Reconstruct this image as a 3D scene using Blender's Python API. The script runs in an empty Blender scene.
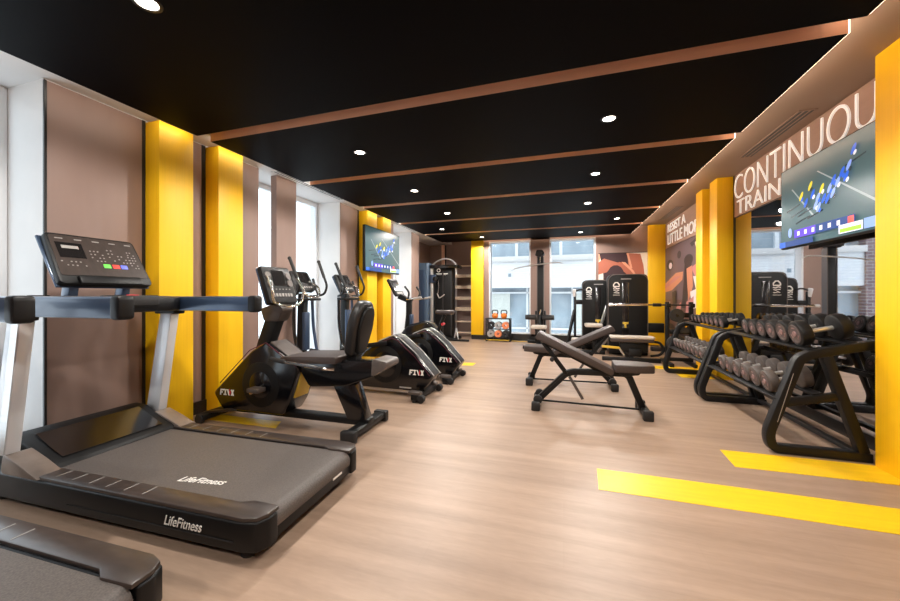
import bpy, bmesh, math, random
from mathutils import Vector, Matrix
random.seed(7)
S = bpy.context.scene
C = S.collection
PI = math.pi
R = math.radians

# ------------------------------------------------------------------ materials
def lin(c):
    return tuple(((v/255)/12.92 if v/255 <= .04045 else ((v/255+.055)/1.055)**2.4) for v in c) + (1,)
MATS = {}
def mat(name, rgb, rough=.5, metal=0., emit=0., grain=None, bump=0., coat=0., spec=.5):
    m = bpy.data.materials.new(name); m.use_nodes = True
    nt = m.node_tree; b = nt.nodes['Principled BSDF']
    col = lin(rgb)
    b.inputs['Base Color'].default_value = col
    b.inputs['Roughness'].default_value = rough
    b.inputs['Metallic'].default_value = metal
    b.inputs['Specular IOR Level'].default_value = spec
    if coat: b.inputs['Coat Weight'].default_value = coat; b.inputs['Coat Roughness'].default_value = .12
    if emit:
        b.inputs['Emission Color'].default_value = col; b.inputs['Emission Strength'].default_value = emit
    if grain:   # (scale vector, amount)
        sc, amt = grain
        tc = nt.nodes.new('ShaderNodeTexCoord'); mp = nt.nodes.new('ShaderNodeMapping')
        mp.inputs['Scale'].default_value = sc
        nz = nt.nodes.new('ShaderNodeTexNoise'); nz.inputs['Scale'].default_value = 1; nz.inputs['Detail'].default_value = 4
        nt.links.new(tc.outputs['Object'], mp.inputs['Vector']); nt.links.new(mp.outputs[0], nz.inputs['Vector'])
        rp = nt.nodes.new('ShaderNodeValToRGB')
        rp.color_ramp.elements[0].position = .3; rp.color_ramp.elements[1].position = .7
        rp.color_ramp.elements[0].color = tuple(v*(1-amt) for v in col[:3])+(1,)
        rp.color_ramp.elements[1].color = tuple(min(1, v*(1+amt)) for v in col[:3])+(1,)
        nt.links.new(nz.outputs['Fac'], rp.inputs[0]); nt.links.new(rp.outputs[0], b.inputs['Base Color'])
        if bump:
            bp = nt.nodes.new('ShaderNodeBump'); bp.inputs['Strength'].default_value = bump; bp.inputs['Distance'].default_value = .002
            nt.links.new(nz.outputs['Fac'], bp.inputs['Height']); nt.links.new(bp.outputs[0], b.inputs['Normal'])
    MATS[name] = m
    return m
BLACK = mat('black_plastic', (13, 13, 14), .45, grain=((30, 30, 30), .12), spec=.3)
GLOSS = mat('gloss_black', (10, 10, 13), .18, coat=.4)
FRAME = mat('black_powder_coat', (14, 14, 15), .45, grain=((60, 60, 60), .15), spec=.35)
RUB = mat('dark_rubber', (28, 26, 26), .62, grain=((80, 80, 80), .2), bump=.2)
GREY = mat('grey_plastic', (88, 80, 76), .42, grain=((40, 40, 40), .1))
RAILM = mat('rail_plastic', (60, 51, 47), .34, grain=((14, 40, 14), .18))
BELT = mat('belt_rubber', (84, 77, 73), .55, grain=((160, 160, 160), .3), bump=.3)
SILV = mat('brushed_silver', (214, 212, 210), .3, metal=.75, grain=((4, 4, 60), .06))
WSILV = mat('satin_white_metal', (226, 226, 228), .34, metal=.25)
CHROME = mat('chrome', (225, 222, 218), .14, metal=1.)
LEATH = mat('brown_leatherette', (62, 51, 47), .48, grain=((70, 70, 70), .12), bump=.25)
BLEATH = mat('black_leatherette', (26, 24, 24), .4, grain=((70, 70, 70), .15), bump=.25)
LLEATH = mat('light_leatherette', (190, 180, 170), .4, grain=((70, 70, 70), .08))
YEL = mat('yellow_laminate', (246, 192, 8), .52, grain=((90, 90, 1.2), .04))
YTAPE = mat('yellow_floor_vinyl', (246, 200, 24), .4, grain=((3, 30, 3), .06))
BROWN = mat('brown_panel', (142, 118, 108), .55, grain=((8, 8, 2), .04))
SIGNB = mat('sign_brown', (168, 136, 120), .45, grain=((3, 3, 30), .05))
TAN = mat('tan_panel', (238, 194, 166), .5, grain=((2, 20, 20), .05))
NAVY = mat('ceiling_black', (5, 5, 9), .6, grain=((3, 3, 3), .08), spec=.05)
BASEB = mat('black_baseboard', (24, 22, 22), .4)
WHITE = mat('white_paint', (214, 212, 210), .55, grain=((5, 5, 5), .02))
CEILM = mat('ceiling_beige', (142, 120, 105), .6, grain=((4, 4, 4), .02))
WFRAME = mat('window_frame', (222, 226, 230), .4)
INK = mat('white_print', (240, 240, 236), .5)
LETTER = mat('white_letter', (250, 248, 244), .45, emit=.25)
INKR = mat('red_print', (200, 20, 30), .4)
ORANGE = mat('orange_vinyl', (238, 140, 92), .45)
ORANGE2 = mat('orange_paint', (240, 130, 50), .4)
STEEL = mat('steel_window_blue', (58, 74, 98), .32, metal=.35, coat=.3)  # blue reflection of the windows put into the steel colour
WOOD = mat('light_wood', (240, 214, 188), .5, grain=((2, 40, 40), .12))
LOGO = mat('logo_white', (235, 232, 226), .5)
YPIN = mat('yellow_plastic', (214, 178, 60), .4)
RED = mat('red_plastic', (200, 40, 50), .4)
DFACE = mat('dumbbell_face', (84, 72, 70), .45, metal=.2, grain=((50, 50, 50), .1))
DFACE2 = mat('dumbbell_cap', (150, 118, 116), .35, metal=.4)
DHEAD = mat('dumbbell_rubber', (16, 15, 15), .5, spec=.35, grain=((50, 50, 50), .15))
DHEAD2 = mat('dumbbell_grey', (78, 70, 66), .5, grain=((50, 50, 50), .12))
FOOTM = mat('grey_cast_metal', (140, 128, 120), .34, metal=.4, grain=((20, 20, 20), .08))
SCREEN = mat('dark_screen', (30, 28, 28), .12, coat=.4)
LED = mat('led_strip', (255, 232, 206), .5, emit=60.)
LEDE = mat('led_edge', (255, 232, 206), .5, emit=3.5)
LENS = mat('lamp_lens', (255, 244, 230), .5, emit=14.)
GREENB = mat('green_button', (90, 200, 70), .4, emit=.6)
REDB = mat('red_button', (220, 60, 50), .4, emit=.6)
BLUEB = mat('blue_button', (90, 100, 210), .4, emit=.6)
KNOB = mat('dim_print', (150, 146, 142), .5)

def mirror_mat():
    m = mat('mirror_glass', (205, 205, 208), .015, metal=1.); return m
MIRR = mirror_mat()
def glass_mat():
    m = bpy.data.materials.new('window_glass'); m.use_nodes = True; nt = m.node_tree
    nt.nodes.remove(nt.nodes['Principled BSDF'])
    t = nt.nodes.new('ShaderNodeBsdfTransparent'); t.inputs[0].default_value = (.93, .96, .97, 1)
    g = nt.nodes.new('ShaderNodeBsdfGlossy'); g.inputs['Roughness'].default_value = .02
    x = nt.nodes.new('ShaderNodeMixShader'); x.inputs[0].default_value = .05
    nt.links.new(t.outputs[0], x.inputs[1]); nt.links.new(g.outputs[0], x.inputs[2])
    nt.links.new(x.outputs[0], nt.nodes['Material Output'].inputs[0]); return m
GLASS = glass_mat()
def floor_mat():
    m = bpy.data.materials.new('vinyl_plank_floor'); m.use_nodes = True; nt = m.node_tree
    b = nt.nodes['Principled BSDF']; L = nt.links.new
    tc = nt.nodes.new('ShaderNodeTexCoord')
    def noise(scale, detail=5):
        mp = nt.nodes.new('ShaderNodeMapping'); mp.inputs['Scale'].default_value = scale
        n = nt.nodes.new('ShaderNodeTexNoise'); n.inputs['Scale'].default_value = 1; n.inputs['Detail'].default_value = detail
        L(tc.outputs['Object'], mp.inputs['Vector']); L(mp.outputs[0], n.inputs['Vector']); return n
    n1 = noise((.9, 13, 1)); n2 = noise((14, 70, 1)); n3 = noise((.6, 3.5, 1), 2)
    br = nt.nodes.new('ShaderNodeTexBrick')
    br.inputs['Scale'].default_value = 1; br.inputs['Brick Width'].default_value = 1.2; br.inputs['Row Height'].default_value = .18
    br.inputs['Mortar Size'].default_value = .0022; br.inputs['Mortar Smooth'].default_value = .3
    br.inputs['Color1'].default_value = (.46, .46, .46, 1); br.inputs['Color2'].default_value = (.54, .54, .54, 1); br.inputs['Mortar'].default_value = (.38, .38, .38, 1)
    L(tc.outputs['Object'], br.inputs['Vector'])
    def madd(a, k, c):
        q = nt.nodes.new('ShaderNodeMath'); q.operation = 'MULTIPLY_ADD'; L(a, q.inputs[0]); q.inputs[1].default_value = k
        if isinstance(c, float): q.inputs[2].default_value = c
        else: L(c, q.inputs[2])
        return q.outputs[0]
    v = madd(n1.outputs['Fac'], .42, -.12)
    v = madd(n2.outputs['Fac'], .16, v)
    v = madd(n3.outputs['Fac'], .30, v)
    v = madd(br.outputs['Color'], .26, v)
    rp = nt.nodes.new('ShaderNodeValToRGB')
    rp.color_ramp.elements[0].position = .22; rp.color_ramp.elements[0].color = lin((130, 107, 90))
    rp.color_ramp.elements[1].position = .68; rp.color_ramp.elements[1].color = lin((184, 156, 134))
    L(v, rp.inputs[0]); L(rp.outputs[0], b.inputs['Base Color'])
    b.inputs['Roughness'].default_value = .42
    bp = nt.nodes.new('ShaderNodeBump'); bp.inputs['Strength'].default_value = .12; bp.inputs['Distance'].default_value = .002
    L(v, bp.inputs['Height']); L(bp.outputs[0], b.inputs['Normal'])
    return m
FLOOR = floor_mat()
def brick_mat(name, c1, c2, mortar, w, h, ms=.012, axis='xz'):
    m = bpy.data.materials.new(name); m.use_nodes = True; nt = m.node_tree
    b = nt.nodes['Principled BSDF']; b.inputs['Roughness'].default_value = .7
    tc = nt.nodes.new('ShaderNodeTexCoord'); sp = nt.nodes.new('ShaderNodeSeparateXYZ'); cb = nt.nodes.new('ShaderNodeCombineXYZ')
    nt.links.new(tc.outputs['Object'], sp.inputs[0]); nt.links.new(sp.outputs[0], cb.inputs[0]); nt.links.new(sp.outputs[2], cb.inputs[1])
    br = nt.nodes.new('ShaderNodeTexBrick'); br.inputs['Scale'].default_value = 1
    br.inputs['Brick Width'].default_value = w; br.inputs['Row Height'].default_value = h; br.inputs['Mortar Size'].default_value = ms
    br.inputs['Color1'].default_value = lin(c1); br.inputs['Color2'].default_value = lin(c2); br.inputs['Mortar'].default_value = lin(mortar)
    nt.links.new(cb.outputs[0], br.inputs['Vector']); nt.links.new(br.outputs['Color'], b.inputs['Base Color']); return m
TILE = brick_mat('white_facade_tile', (240, 241, 242), (234, 236, 238), (220, 223, 226), .24, .08, .006)
BRICK = brick_mat('facade_brick', (136, 110, 110), (116, 90, 94), (160, 154, 154), .25, .09, .012)
EXGL = mat('facade_window', (156, 170, 180), .2, grain=((2, 2, 1), .2))
EXBL = mat('facade_blind', (206, 210, 204), .6, grain=((1, 1, 30), .05))
PAVE = mat('street_paving', (190, 190, 188), .8, grain=((2, 2, 2), .1))

# ------------------------------------------------------------------ mesh tools
def V(*a): return Vector(a)
def fillet(pts, r, n=5, closed=False):
    P = [Vector(p) for p in pts]; out = []
    N = len(P)
    for i in range(N):
        if not closed and i in (0, N-1): out.append(P[i]); continue
        a, b, c = P[i-1], P[i], P[(i+1) % N]
        u, v = (a-b), (c-b); lu, lv = u.length, v.length
        d = min(r, lu*.45, lv*.45)
        if d < 1e-5: out.append(b); continue
        p, q = b+u/lu*d, b+v/lv*d
        for k in range(n+1):
            t = k/n; out.append(p*(1-t)**2 + b*2*t*(1-t) + q*t*t)
    return out
def rpoly(pts, r, n=4):
    return [(p.x, p.y) for p in fillet([(x, y, 0) for x, y in pts], r, n, True)]
def rrect(x0, x1, y0, y1, r, n=5): return rpoly([(x0, y0), (x1, y0), (x1, y1), (x0, y1)], r, n)
class MB:
    def __init__(s): s.bm = bmesh.new(); s.mi = 0
    def add(s, t, bev=0, seg=2, M=None, ang=25):
        if bev > 0:
            bmesh.ops.recalc_face_normals(t, faces=t.faces)
            es = [e for e in t.edges if len(e.link_faces) == 2 and e.calc_face_angle(0) > R(ang)]
            bmesh.ops.bevel(t, geom=es, offset=bev, segments=seg, profile=.5, affect='EDGES', clamp_overlap=True)
        if M is not None: bmesh.ops.transform(t, matrix=M, verts=t.verts)
        bmesh.ops.recalc_face_normals(t, faces=t.faces)
        for f in t.faces: f.material_index = s.mi
        me = bpy.data.meshes.new('tmp'); t.to_mesh(me); t.free(); s.bm.from_mesh(me); bpy.data.meshes.remove(me)
        return s
    def box(s, x0, x1, y0, y1, z0, z1, bev=0, seg=2, M=None):
        t = bmesh.new(); bmesh.ops.create_cube(t, size=1)
        for v in t.verts: v.co = Vector((x0+(v.co.x+.5)*(x1-x0), y0+(v.co.y+.5)*(y1-y0), z0+(v.co.z+.5)*(z1-z0)))
        return s.add(t, bev, seg, M)
    def bar(s, p0, p1, w, h, bev=.004, up=(0, 0, 1)):      # rectangular bar from p0 to p1, w across, h along 'up'
        p0, p1 = Vector(p0), Vector(p1); d = p1-p0; z = d.normalized(); u = Vector(up)
        x = u.cross(z)
        if x.length < 1e-4: x = Vector((0, 1, 0)).cross(z)
        x.normalize(); y = z.cross(x)
        M = Matrix((x, y, z)).transposed().to_4x4(); M.translation = (p0+p1)/2
        L = d.length/2
        return s.box(-w/2, w/2, -h/2, h/2, -L, L, bev, 2, M)
    def prism(s, poly, axis, a, b, bev=0, seg=2, M=None, ang=25):
        t = bmesh.new()
        f = {'y': lambda p, q: (p[0], q, p[1]), 'x': lambda p, q: (q, p[0], p[1]), 'z': lambda p, q: (p[0], p[1], q)}[axis]
        A = [t.verts.new(f(p, a)) for p in poly]; B = [t.verts.new(f(p, b)) for p in poly]
        t.faces.new(A); t.faces.new(B[::-1]); n = len(poly)
        for i in range(n): t.faces.new((A[i], B[i], B[(i+1) % n], A[(i+1) % n]))
        return s.add(t, bev, seg, M, ang)
    def cyl(s, p0, p1, r, r2=None, n=16, bev=0):
        p0, p1 = Vector(p0), Vector(p1); d = p1-p0
        t = bmesh.new(); bmesh.ops.create_cone(t, cap_ends=True, segments=n, radius1=r, radius2=r if r2 is None else r2, depth=d.length)
        M = d.to_track_quat('Z', 'Y').to_matrix().to_4x4(); M.translation = (p0+p1)/2
        return s.add(t, bev, 2, M, 40)
    def lathe(s, prof, o=(0, 0, 0), ax=(0, 0, 1), n=20):   # prof: (radius, height)
        t = bmesh.new(); rings = []
        for r, h in prof:
            if r < 1e-5: rings.append([t.verts.new((0, 0, h))])
            else: rings.append([t.verts.new((r*math.cos(2*PI*k/n), r*math.sin(2*PI*k/n), h)) for k in range(n)])
        for a, b in zip(rings, rings[1:]):
            for k in range(n):
                l = (k+1) % n
                if len(a) == 1 and len(b) == 1: continue
                if len(a) == 1: t.faces.new((a[0], b[k], b[l]))
                elif len(b) == 1: t.faces.new((a[k], b[0], a[l]))
                else: t.faces.new((a[k], b[k], b[l], a[l]))
        M = Vector(ax).to_track_quat('Z', 'Y').to_matrix().to_4x4(); M.translation = Vector(o)
        return s.add(t, 0, 2, M)
    def tube(s, pts, r, n=8, fil=0., closed=False, r2=None, fn=5):  # r, r2: half sizes of the section
        P = fillet(pts, fil, fn, closed) if fil else [Vector(p) for p in pts]
        t = bmesh.new(); N = len(P); rings = []; prev = None
        for i in range(N):
            if closed: d = P[(i+1) % N]-P[i-1]
            else: d = P[min(i+1, N-1)]-P[max(i-1, 0)]
            d.normalize()
            if prev is None:
                x = Vector((0, 0, 1)).cross(d)
                if x.length < .05: x = Vector((0, 1, 0)).cross(d)
            else: x = prev-d*prev.dot(d)
            x.normalize(); prev = x; y = d.cross(x)
            rr = r[i*len(r)//N] if isinstance(r, (list, tuple)) else r
            ry = r2 if r2 else rr
            rings.append([t.verts.new(P[i]+x*rr*math.cos(2*PI*k/n)+y*ry*math.sin(2*PI*k/n)) for k in range(n)])
        for i in range(N if closed else N-1):
            a, b = rings[i], rings[(i+1) % N]
            for k in range(n): t.faces.new((a[k], b[k], b[(k+1) % n], a[(k+1) % n]))
        if not closed: t.faces.new(rings[0][::-1]); t.faces.new(rings[-1])
        return s.add(t)
    def strip(s, pts, w, y0, y1, fil=0., closed=False, bev=.004, fn=6):  # flat bar following an (x,z) path, w thick, y0..y1 wide
        P = fillet([(x, z, 0) for x, z in pts], fil, fn, closed) if fil else [Vector((x, z, 0)) for x, z in pts]
        N = len(P); lo = []; hi = []
        for i in range(N):
            if closed: a, c = P[i-1], P[(i+1) % N]
            else: a, c = P[max(i-1, 0)], P[min(i+1, N-1)]
            d = (c-a).normalized(); nn = Vector((-d.y, d.x, 0))
            lo.append(P[i]-nn*w/2); hi.append(P[i]+nn*w/2)
        t = bmesh.new()
        q = [[t.verts.new((p.x, y, p.y)) for p in src] for src, y in ((lo, y0), (hi, y0), (hi, y1), (lo, y1))]
        for i in range(N if closed else N-1):
            j = (i+1) % N
            for k in range(4): t.faces.new((q[k][i], q[k][j], q[(k+1) % 4][j], q[(k+1) % 4][i]))
        if not closed:
            t.faces.new([q[k][0] for k in range(4)]); t.faces.new([q[k][-1] for k in range(3, -1, -1)])
        return s.add(t, bev, 2, None, 40)
    def ball(s, c, r, sc=(1, 1, 1), n=16):
        t = bmesh.new(); bmesh.ops.create_uvsphere(t, u_segments=n, v_segments=max(6, n//2), radius=r)
        M = Matrix.Translation(c) @ Matrix.Diagonal((*sc, 1))
        return s.add(t, 0, 2, M)
    def face(s, pts):
        t = bmesh.new(); t.faces.new([t.verts.new(p) for p in pts])
        for f in t.faces: f.material_index = s.mi
        me = bpy.data.meshes.new('tmp'); t.to_mesh(me); t.free(); s.bm.from_mesh(me); bpy.data.meshes.remove(me); return s
    def build(s, name, m, parent=None, loc=None, ang=38):
        me = bpy.data.meshes.new(name); s.bm.to_mesh(me); s.bm.free()
        for x in (m if isinstance(m, (list, tuple)) else [m]): me.materials.append(x)
        me.shade_smooth(); me.set_sharp_from_angle(angle=R(ang))
        o = bpy.data.objects.new(name, me); C.objects.link(o)
        if parent: o.parent = parent
        if loc: o.location = loc
        return o
def thing(name, label, cat, loc=(0, 0, 0), rz=0, group=None):
    o = bpy.data.objects.new(name, None); C.objects.link(o); o.empty_display_size = .1
    o.location = loc; o.rotation_euler = (0, 0, rz)
    o['label'] = label; o['category'] = cat
    if group: o['group'] = group
    return o
def tag(o, label, cat, group=None):
    o['label'] = label; o['category'] = cat
    if group: o['group'] = group
    return o
def struct(o): o['kind'] = 'structure'; return o
def sbox(name, m, *a, **k): return struct(MB().box(*a, **k).build(name, m))
def dup(root, loc, rz=0, label=None, group=None, scale=None):
    def cp(o, par):
        c = o.copy(); C.objects.link(c)
        if par: c.parent = par
        for ch in list(o.children): cp(ch, c)
        return c
    r = cp(root, None); r.location = loc; r.rotation_euler = (0, 0, rz)
    if label: r['label'] = label
    if group: r['group'] = group
    if scale: r.scale = (scale,)*3
    return r
def frame_m(o, xd, yd):
    x, y = Vector(xd).normalized(), Vector(yd).normalized(); z = x.cross(y)
    M = Matrix((x, y, z)).transposed().to_4x4(); M.translation = Vector(o); return M
FRONT = ((1, 0, 0), (0, 0, 1))       # reads from -Y
RIGHTW = ((0, -1, 0), (0, 0, 1))     # reads from -X (on the right wall)
LEFTW = ((0, 1, 0), (0, 0, 1))       # reads from +X (on the left wall)
def text(name, s, m, o, dirs, width=None, height=None, ext=.001, parent=None, shear=0., bold=0., space=1.):
    cu = bpy.data.curves.new('t', 'FONT'); cu.body = s; cu.extrude = 0; cu.shear = shear; cu.offset = bold; cu.space_character = space
    ob = bpy.data.objects.new('t', cu); C.objects.link(ob)
    dg = bpy.context.evaluated_depsgraph_get(); dg.update()
    me = bpy.data.meshes.new_from_object(ob.evaluated_get(dg))
    bpy.data.objects.remove(ob); bpy.data.curves.remove(cu)
    xs = [v.co.x for v in me.vertices]; ys = [v.co.y for v in me.vertices]
    x0, x1, y0, y1 = min(xs), max(xs), min(ys), max(ys)
    kx = width/(x1-x0) if width else None; ky = height/(y1-y0) if height else None
    kx = kx or ky; ky = ky or kx
    bm = bmesh.new(); bm.from_mesh(me); bpy.data.meshes.remove(me)
    bmesh.ops.remove_doubles(bm, verts=bm.verts, dist=1e-5)
    for v in bm.verts: v.co = Vector(((v.co.x-x0)*kx, (v.co.y-y0)*ky, 0))
    g = bmesh.ops.extrude_face_region(bm, geom=list(bm.faces))
    for e in g['geom']:
        if isinstance(e, bmesh.types.BMVert): e.co.z += ext
    bmesh.ops.transform(bm, matrix=frame_m(o, *dirs), verts=bm.verts)
    bmesh.ops.recalc_face_normals(bm, faces=bm.faces)
    b = MB(); b.bm.free(); b.bm = bm
    return b.build(name, m, parent, ang=30)
def art(name, o, dirs, W, H, layers, parent=None, step=.0006):
    """flat print: list of (polygon in 0..1 units, material) laid one over the other"""
    M = frame_m(o, *dirs); b = MB(); mats = []
    for i, (poly, m) in enumerate(layers):
        if m not in mats: mats.append(m)
        b.mi = mats.index(m)
        b.face([M @ Vector((u*W, v*H, i*step)) for u, v in poly])
    return b.build(name, mats, parent)
def ell(cx, cy, rx, ry, n=14, a0=0, rot=0):
    out = []
    for k in range(n):
        a = 2*PI*k/n; x, y = rx*math.cos(a), ry*math.sin(a)
        out.append((cx+x*math.cos(rot)-y*math.sin(rot), cy+x*math.sin(rot)+y*math.cos(rot)))
    return out
def qd(x0, y0, x1, y1): return [(x0, y0), (x1, y0), (x1, y1), (x0, y1)]

# ================================================================== SETTING
XL, XR, XG, YB, YF = -3.46, 2.236, -3.91, 9.5, -2.6
ZC, ZR, ZL = 2.81, 2.63, 2.69
sbox('floor', FLOOR, -4.1, 2.5, YF-.1, 10.6, -.1, 0)
sbox('ceiling', CEILM, -3.2, 2.5, YF-.1, 10.6, ZC, ZC+.12)
sbox('ceiling', WHITE, -4.1, -3.2, YF-.1, 10.6, ZL, ZC+.12)
# dropped black ceiling rafts with tan edges
ys = [YF, 2.52, 3.93, 5.28, 6.70, 8.10, 9.44]
for a, b in zip(ys, ys[1:]):
    m = MB(); m.box(-3.2, 1.513, a+.065 if a > YF else a, b-.065 if b < 9.4 else b, ZR, ZR+.10)
    for f in m.bm.faces:
        if abs(f.normal.y) > .5: f.material_index = 1
    struct(m.build('ceiling_raft', [NAVY, TAN]))
# back edges: fixing strips above the rafts
sbox('ceiling', NAVY, -3.19, 1.44, YF, 9.38, ZR+.10, ZC+.01)
# LED coves on the raft edges
for a, b in [(YF, 2.45)]+[(p+.065, q-.065 if q < 9.4 else q) for p, q in zip(ys[1:], ys[2:])]:
    sbox('cove_light', LED, 1.455, 1.495, a, b, ZR+.1005, ZR+.106)
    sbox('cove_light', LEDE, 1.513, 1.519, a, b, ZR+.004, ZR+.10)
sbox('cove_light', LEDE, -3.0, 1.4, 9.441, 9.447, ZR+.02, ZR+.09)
# floor stripes
def stripe(poly): return struct(MB().prism(poly, 'z', .0, .002).build('floor_stripe', YTAPE))
stripe([(.213, 2.625), (.20, 2.345), (2.236, 2.345), (2.236, 2.625)])
stripe([(1.128, 3.225), (1.115, 2.935), (2.04, 2.955), (2.04, 3.245)])
stripe([(-3.28, 2.70), (-3.28, 2.56), (-2.42, 2.57), (-2.5, 2.72)])
stripe([(1.60, 5.92), (1.60, 6.19), (2.04, 6.19), (2.04, 5.92)])
stripe([(1.10, 6.49), (1.10, 6.76), (2.04, 6.76), (2.04, 6.49)])
stripe([(-3.28, 5.61), (-3.28, 5.9), (-1.45, 6.1), (-1.45, 5.85)])
stripe([(-2.0, 9.28), (-2.0, 9.36), (2.0, 9.36), (2.0, 9.28)])
# ---- left wall
for a, b in ((1.55, 3.42), (5.05, 6.98), (7.93, 8.40)):
    sbox('wall_left', WHITE, -4.05, XL-.012, a, b, 0, ZL)
sbox('wall_left', BROWN, -4.05, -3.9, 8.40, 10.45, 0, ZL)
def panel(y0, y1, x=XL, z1=2.68): return sbox('wall_left', BROWN, x-.012, x, y0, y1, .12, z1, bev=.002)
for a, b in ((1.565, 2.165), (2.53, 2.70), (3.075, 3.41), (5.06, 5.565), (5.99, 6.14), (6.56, 6.97), (7.94, 8.39)):
    panel(a, b)
sbox('wall_left', BROWN, XL-.09, XL, 3.69, 4.04, .02, ZL)
for a, b in ((1.55, 1.565), (2.165, 2.19), (2.70, 2.74), (5.565, 5.61), (6.14, 6.18)):
    sbox('trim_1', BASEB, XL-.012, XL+.003, a, b, .0, 2.68)
for a, b in ((1.55, 3.42), (5.05, 6.98), (7.93, 8.40)):
    sbox('baseboard_left', BASEB, XL-.012, XL+.012, a, b, 0, .12)
for a, b in ((2.19, 2.487), (2.744, 3.033), (5.614, 5.952), (6.184, 6.518)):
    struct(MB().box(XL-.01, -3.29, a, b, 0, 2.668, bev=.003).build('column_yellow', YEL))
def window_left(n, y0, y1, mull):
    m = MB()
    for a, b in [(y0, y0+.05), (y1-.05, y1)] + [(q-.03, q+.03) for q in mull]:
        m.box(XG-.05, XG+.02, a+.001, b-.001, .10, ZL-.002, bev=.004)
    m.box(XG-.045, XG+.016, y0+.002, y1-.002, .06, .14); m.box(XG-.045, XG+.016, y0+.002, y1-.002, ZL-.07, ZL-.003)
    w = struct(m.build(f'window_{n}', WFRAME))
    MB().box(XG-.02, XG-.012, y0+.02, y1-.02, .1, ZL-.05).build('window_pane', GLASS, w)
    sbox('baseboard_left', WHITE, -4.05, XG+.03, y0, y1, 0, .06)
window_left(1, -.10, 1.55, [.75])
window_left(2, 3.42, 5.05, [3.80, 4.30])
window_left(3, 6.98, 7.93, [7.40])
sbox('wall_left', BROWN, -4.05, XL, YF, -.10, 0, ZL)
# alcove at the far left, back wall
sbox('wall_back', BROWN, -4.05, -2.36, 10.35, 10.5, 0, ZC)
sbox('wall_back', BROWN, -2.37, -2.36, 9.5, 10.35, 0, ZC)
sbox('trim_2', BASEB, -3.42, -3.38, 10.33, 10.35, 0, ZC)
sbox('trim_2', TAN, -3.52, -3.42, 10.31, 10.35, 0, ZC)
WZ0, WZ1 = .17, 2.60
for a, b in ((-2.37, -1.905), (-.815, -.345), (.745, 2.4)):
    sbox('wall_back', BROWN, a, b, YB, YB+.28, 0, ZC)
sbox('wall_back', BASEB, -1.905, .745, YB, YB+.28, 0, WZ0)
sbox('wall_back', BROWN, -1.905, .745, YB, YB+.28, WZ1, ZC)
struct(MB().box(-2.371, -2.04, YB-.10, YB+.01, 0.12, 2.66, bev=.003).build('column_yellow', YEL))
struct(MB().box(1.88, XR-.001, YB-.10, YB+.01, 0.02, ZC, bev=.003).build('column_yellow', YEL))
for a, b in ((-2.36, -1.9), (-.82, -.34), (.74, 1.88)):
    sbox('baseboard_back', BASEB, a, b, YB-.105, YB+.02, 0, .12)
sbox('trim_3', BASEB, .80, 1.87, YB-.012, YB+.01, 2.185, 2.20)
for n, x0, x1 in ((4, -1.905, -.815), (5, -.345, .745)):
    m = MB()
    for a, b in ((x0, x0+.035), (x1-.035, x1)): m.box(a, b, YB-.005, YB+.26, WZ0, WZ1, bev=.003)
    m.box(x0, x1, YB+.0, YB+.26, WZ0, WZ0+.03); m.box(x0, x1, YB, YB+.26, WZ1-.035, WZ1)
    w = struct(m.build(f'window_{n}', WFRAME))
    MB().box(x0+.03, x1-.03, YB+.20, YB+.206, WZ0+.02, WZ1-.02).build('window_pane', GLASS, w)
# ---- right wall
sbox('wall_right', BROWN, XR+.012, XR+.2, YF, 10.5, 0, ZC)
sbox('wall_right', BROWN, XR-.004, XR+.02, YF, 2.967, .1, ZC)
for a, b in ((2.967, 3.24), (5.92, 6.19), (6.49, 6.76)):
    struct(MB().box(2.037, XR+.01, a, b, .0, ZC, bev=.003).build('column_yellow', YEL))
sbox('wall_right', BROWN, XR-.003, XR+.02, 6.19, 6.49, 0, ZC)
sbox('baseboard_right', BASEB, XR-.006, XR+.02, 3.24, 5.92, 0, .10)
sbox('trim_4', BASEB, XR-.008, XR+.02, 5.885, 5.92, .1, ZC)
sbox('wall_front', BROWN, -4.05, 2.4, YF-.12, YF, 0, ZC)
# mirror
mi = MB().box(XR+.0, XR+.012, 3.24, 5.885, .10, 2.222).build('wall_mirror', MIRR)
tag(mi, 'tall frameless mirror on the right wall behind the dumbbell racks', 'mirror')
# lettered panels
sg = thing('lettered_panel', 'brown panel lettered CONTINUOUS TRAINING above the mirror', 'sign', (XR, 4.56, 2.23))
MB().box(-.008, .011, -1.32, 1.325, 0, .575).build('backing_board', SIGNB, sg)
text('lettering', 'CONTINUOUS', LETTER, (-.0085, 1.300, .235), RIGHTW, 2.54, .312, .012, sg, bold=-.02)
text('lettering', 'TRAINING', LETTER, (-.0085, 1.23, .025), RIGHTW, 1.66, .185, .012, sg, bold=-.01)
MB().box(-.010, -.008, -1.32, 1.325, -.004, .004).build('edge_line', BASEB, sg)
sg = thing('lettered_panel', 'brown panel lettered RESIST A LITTLE MORE above the weight lifter poster', 'sign', (XR, 8.08, 2.245))
MB().box(-.008, .011, -1.30, 1.30, 0, .56).build('backing_board', SIGNB, sg)
text('lettering', 'RESIST A', LETTER, (-.0085, 1.10, .325), RIGHTW, 1.22, .18, .012, sg)
text('lettering', 'LITTLE MORE', LETTER, (-.0085, 1.10, .055), RIGHTW, 2.1, .22, .012, sg)
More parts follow.
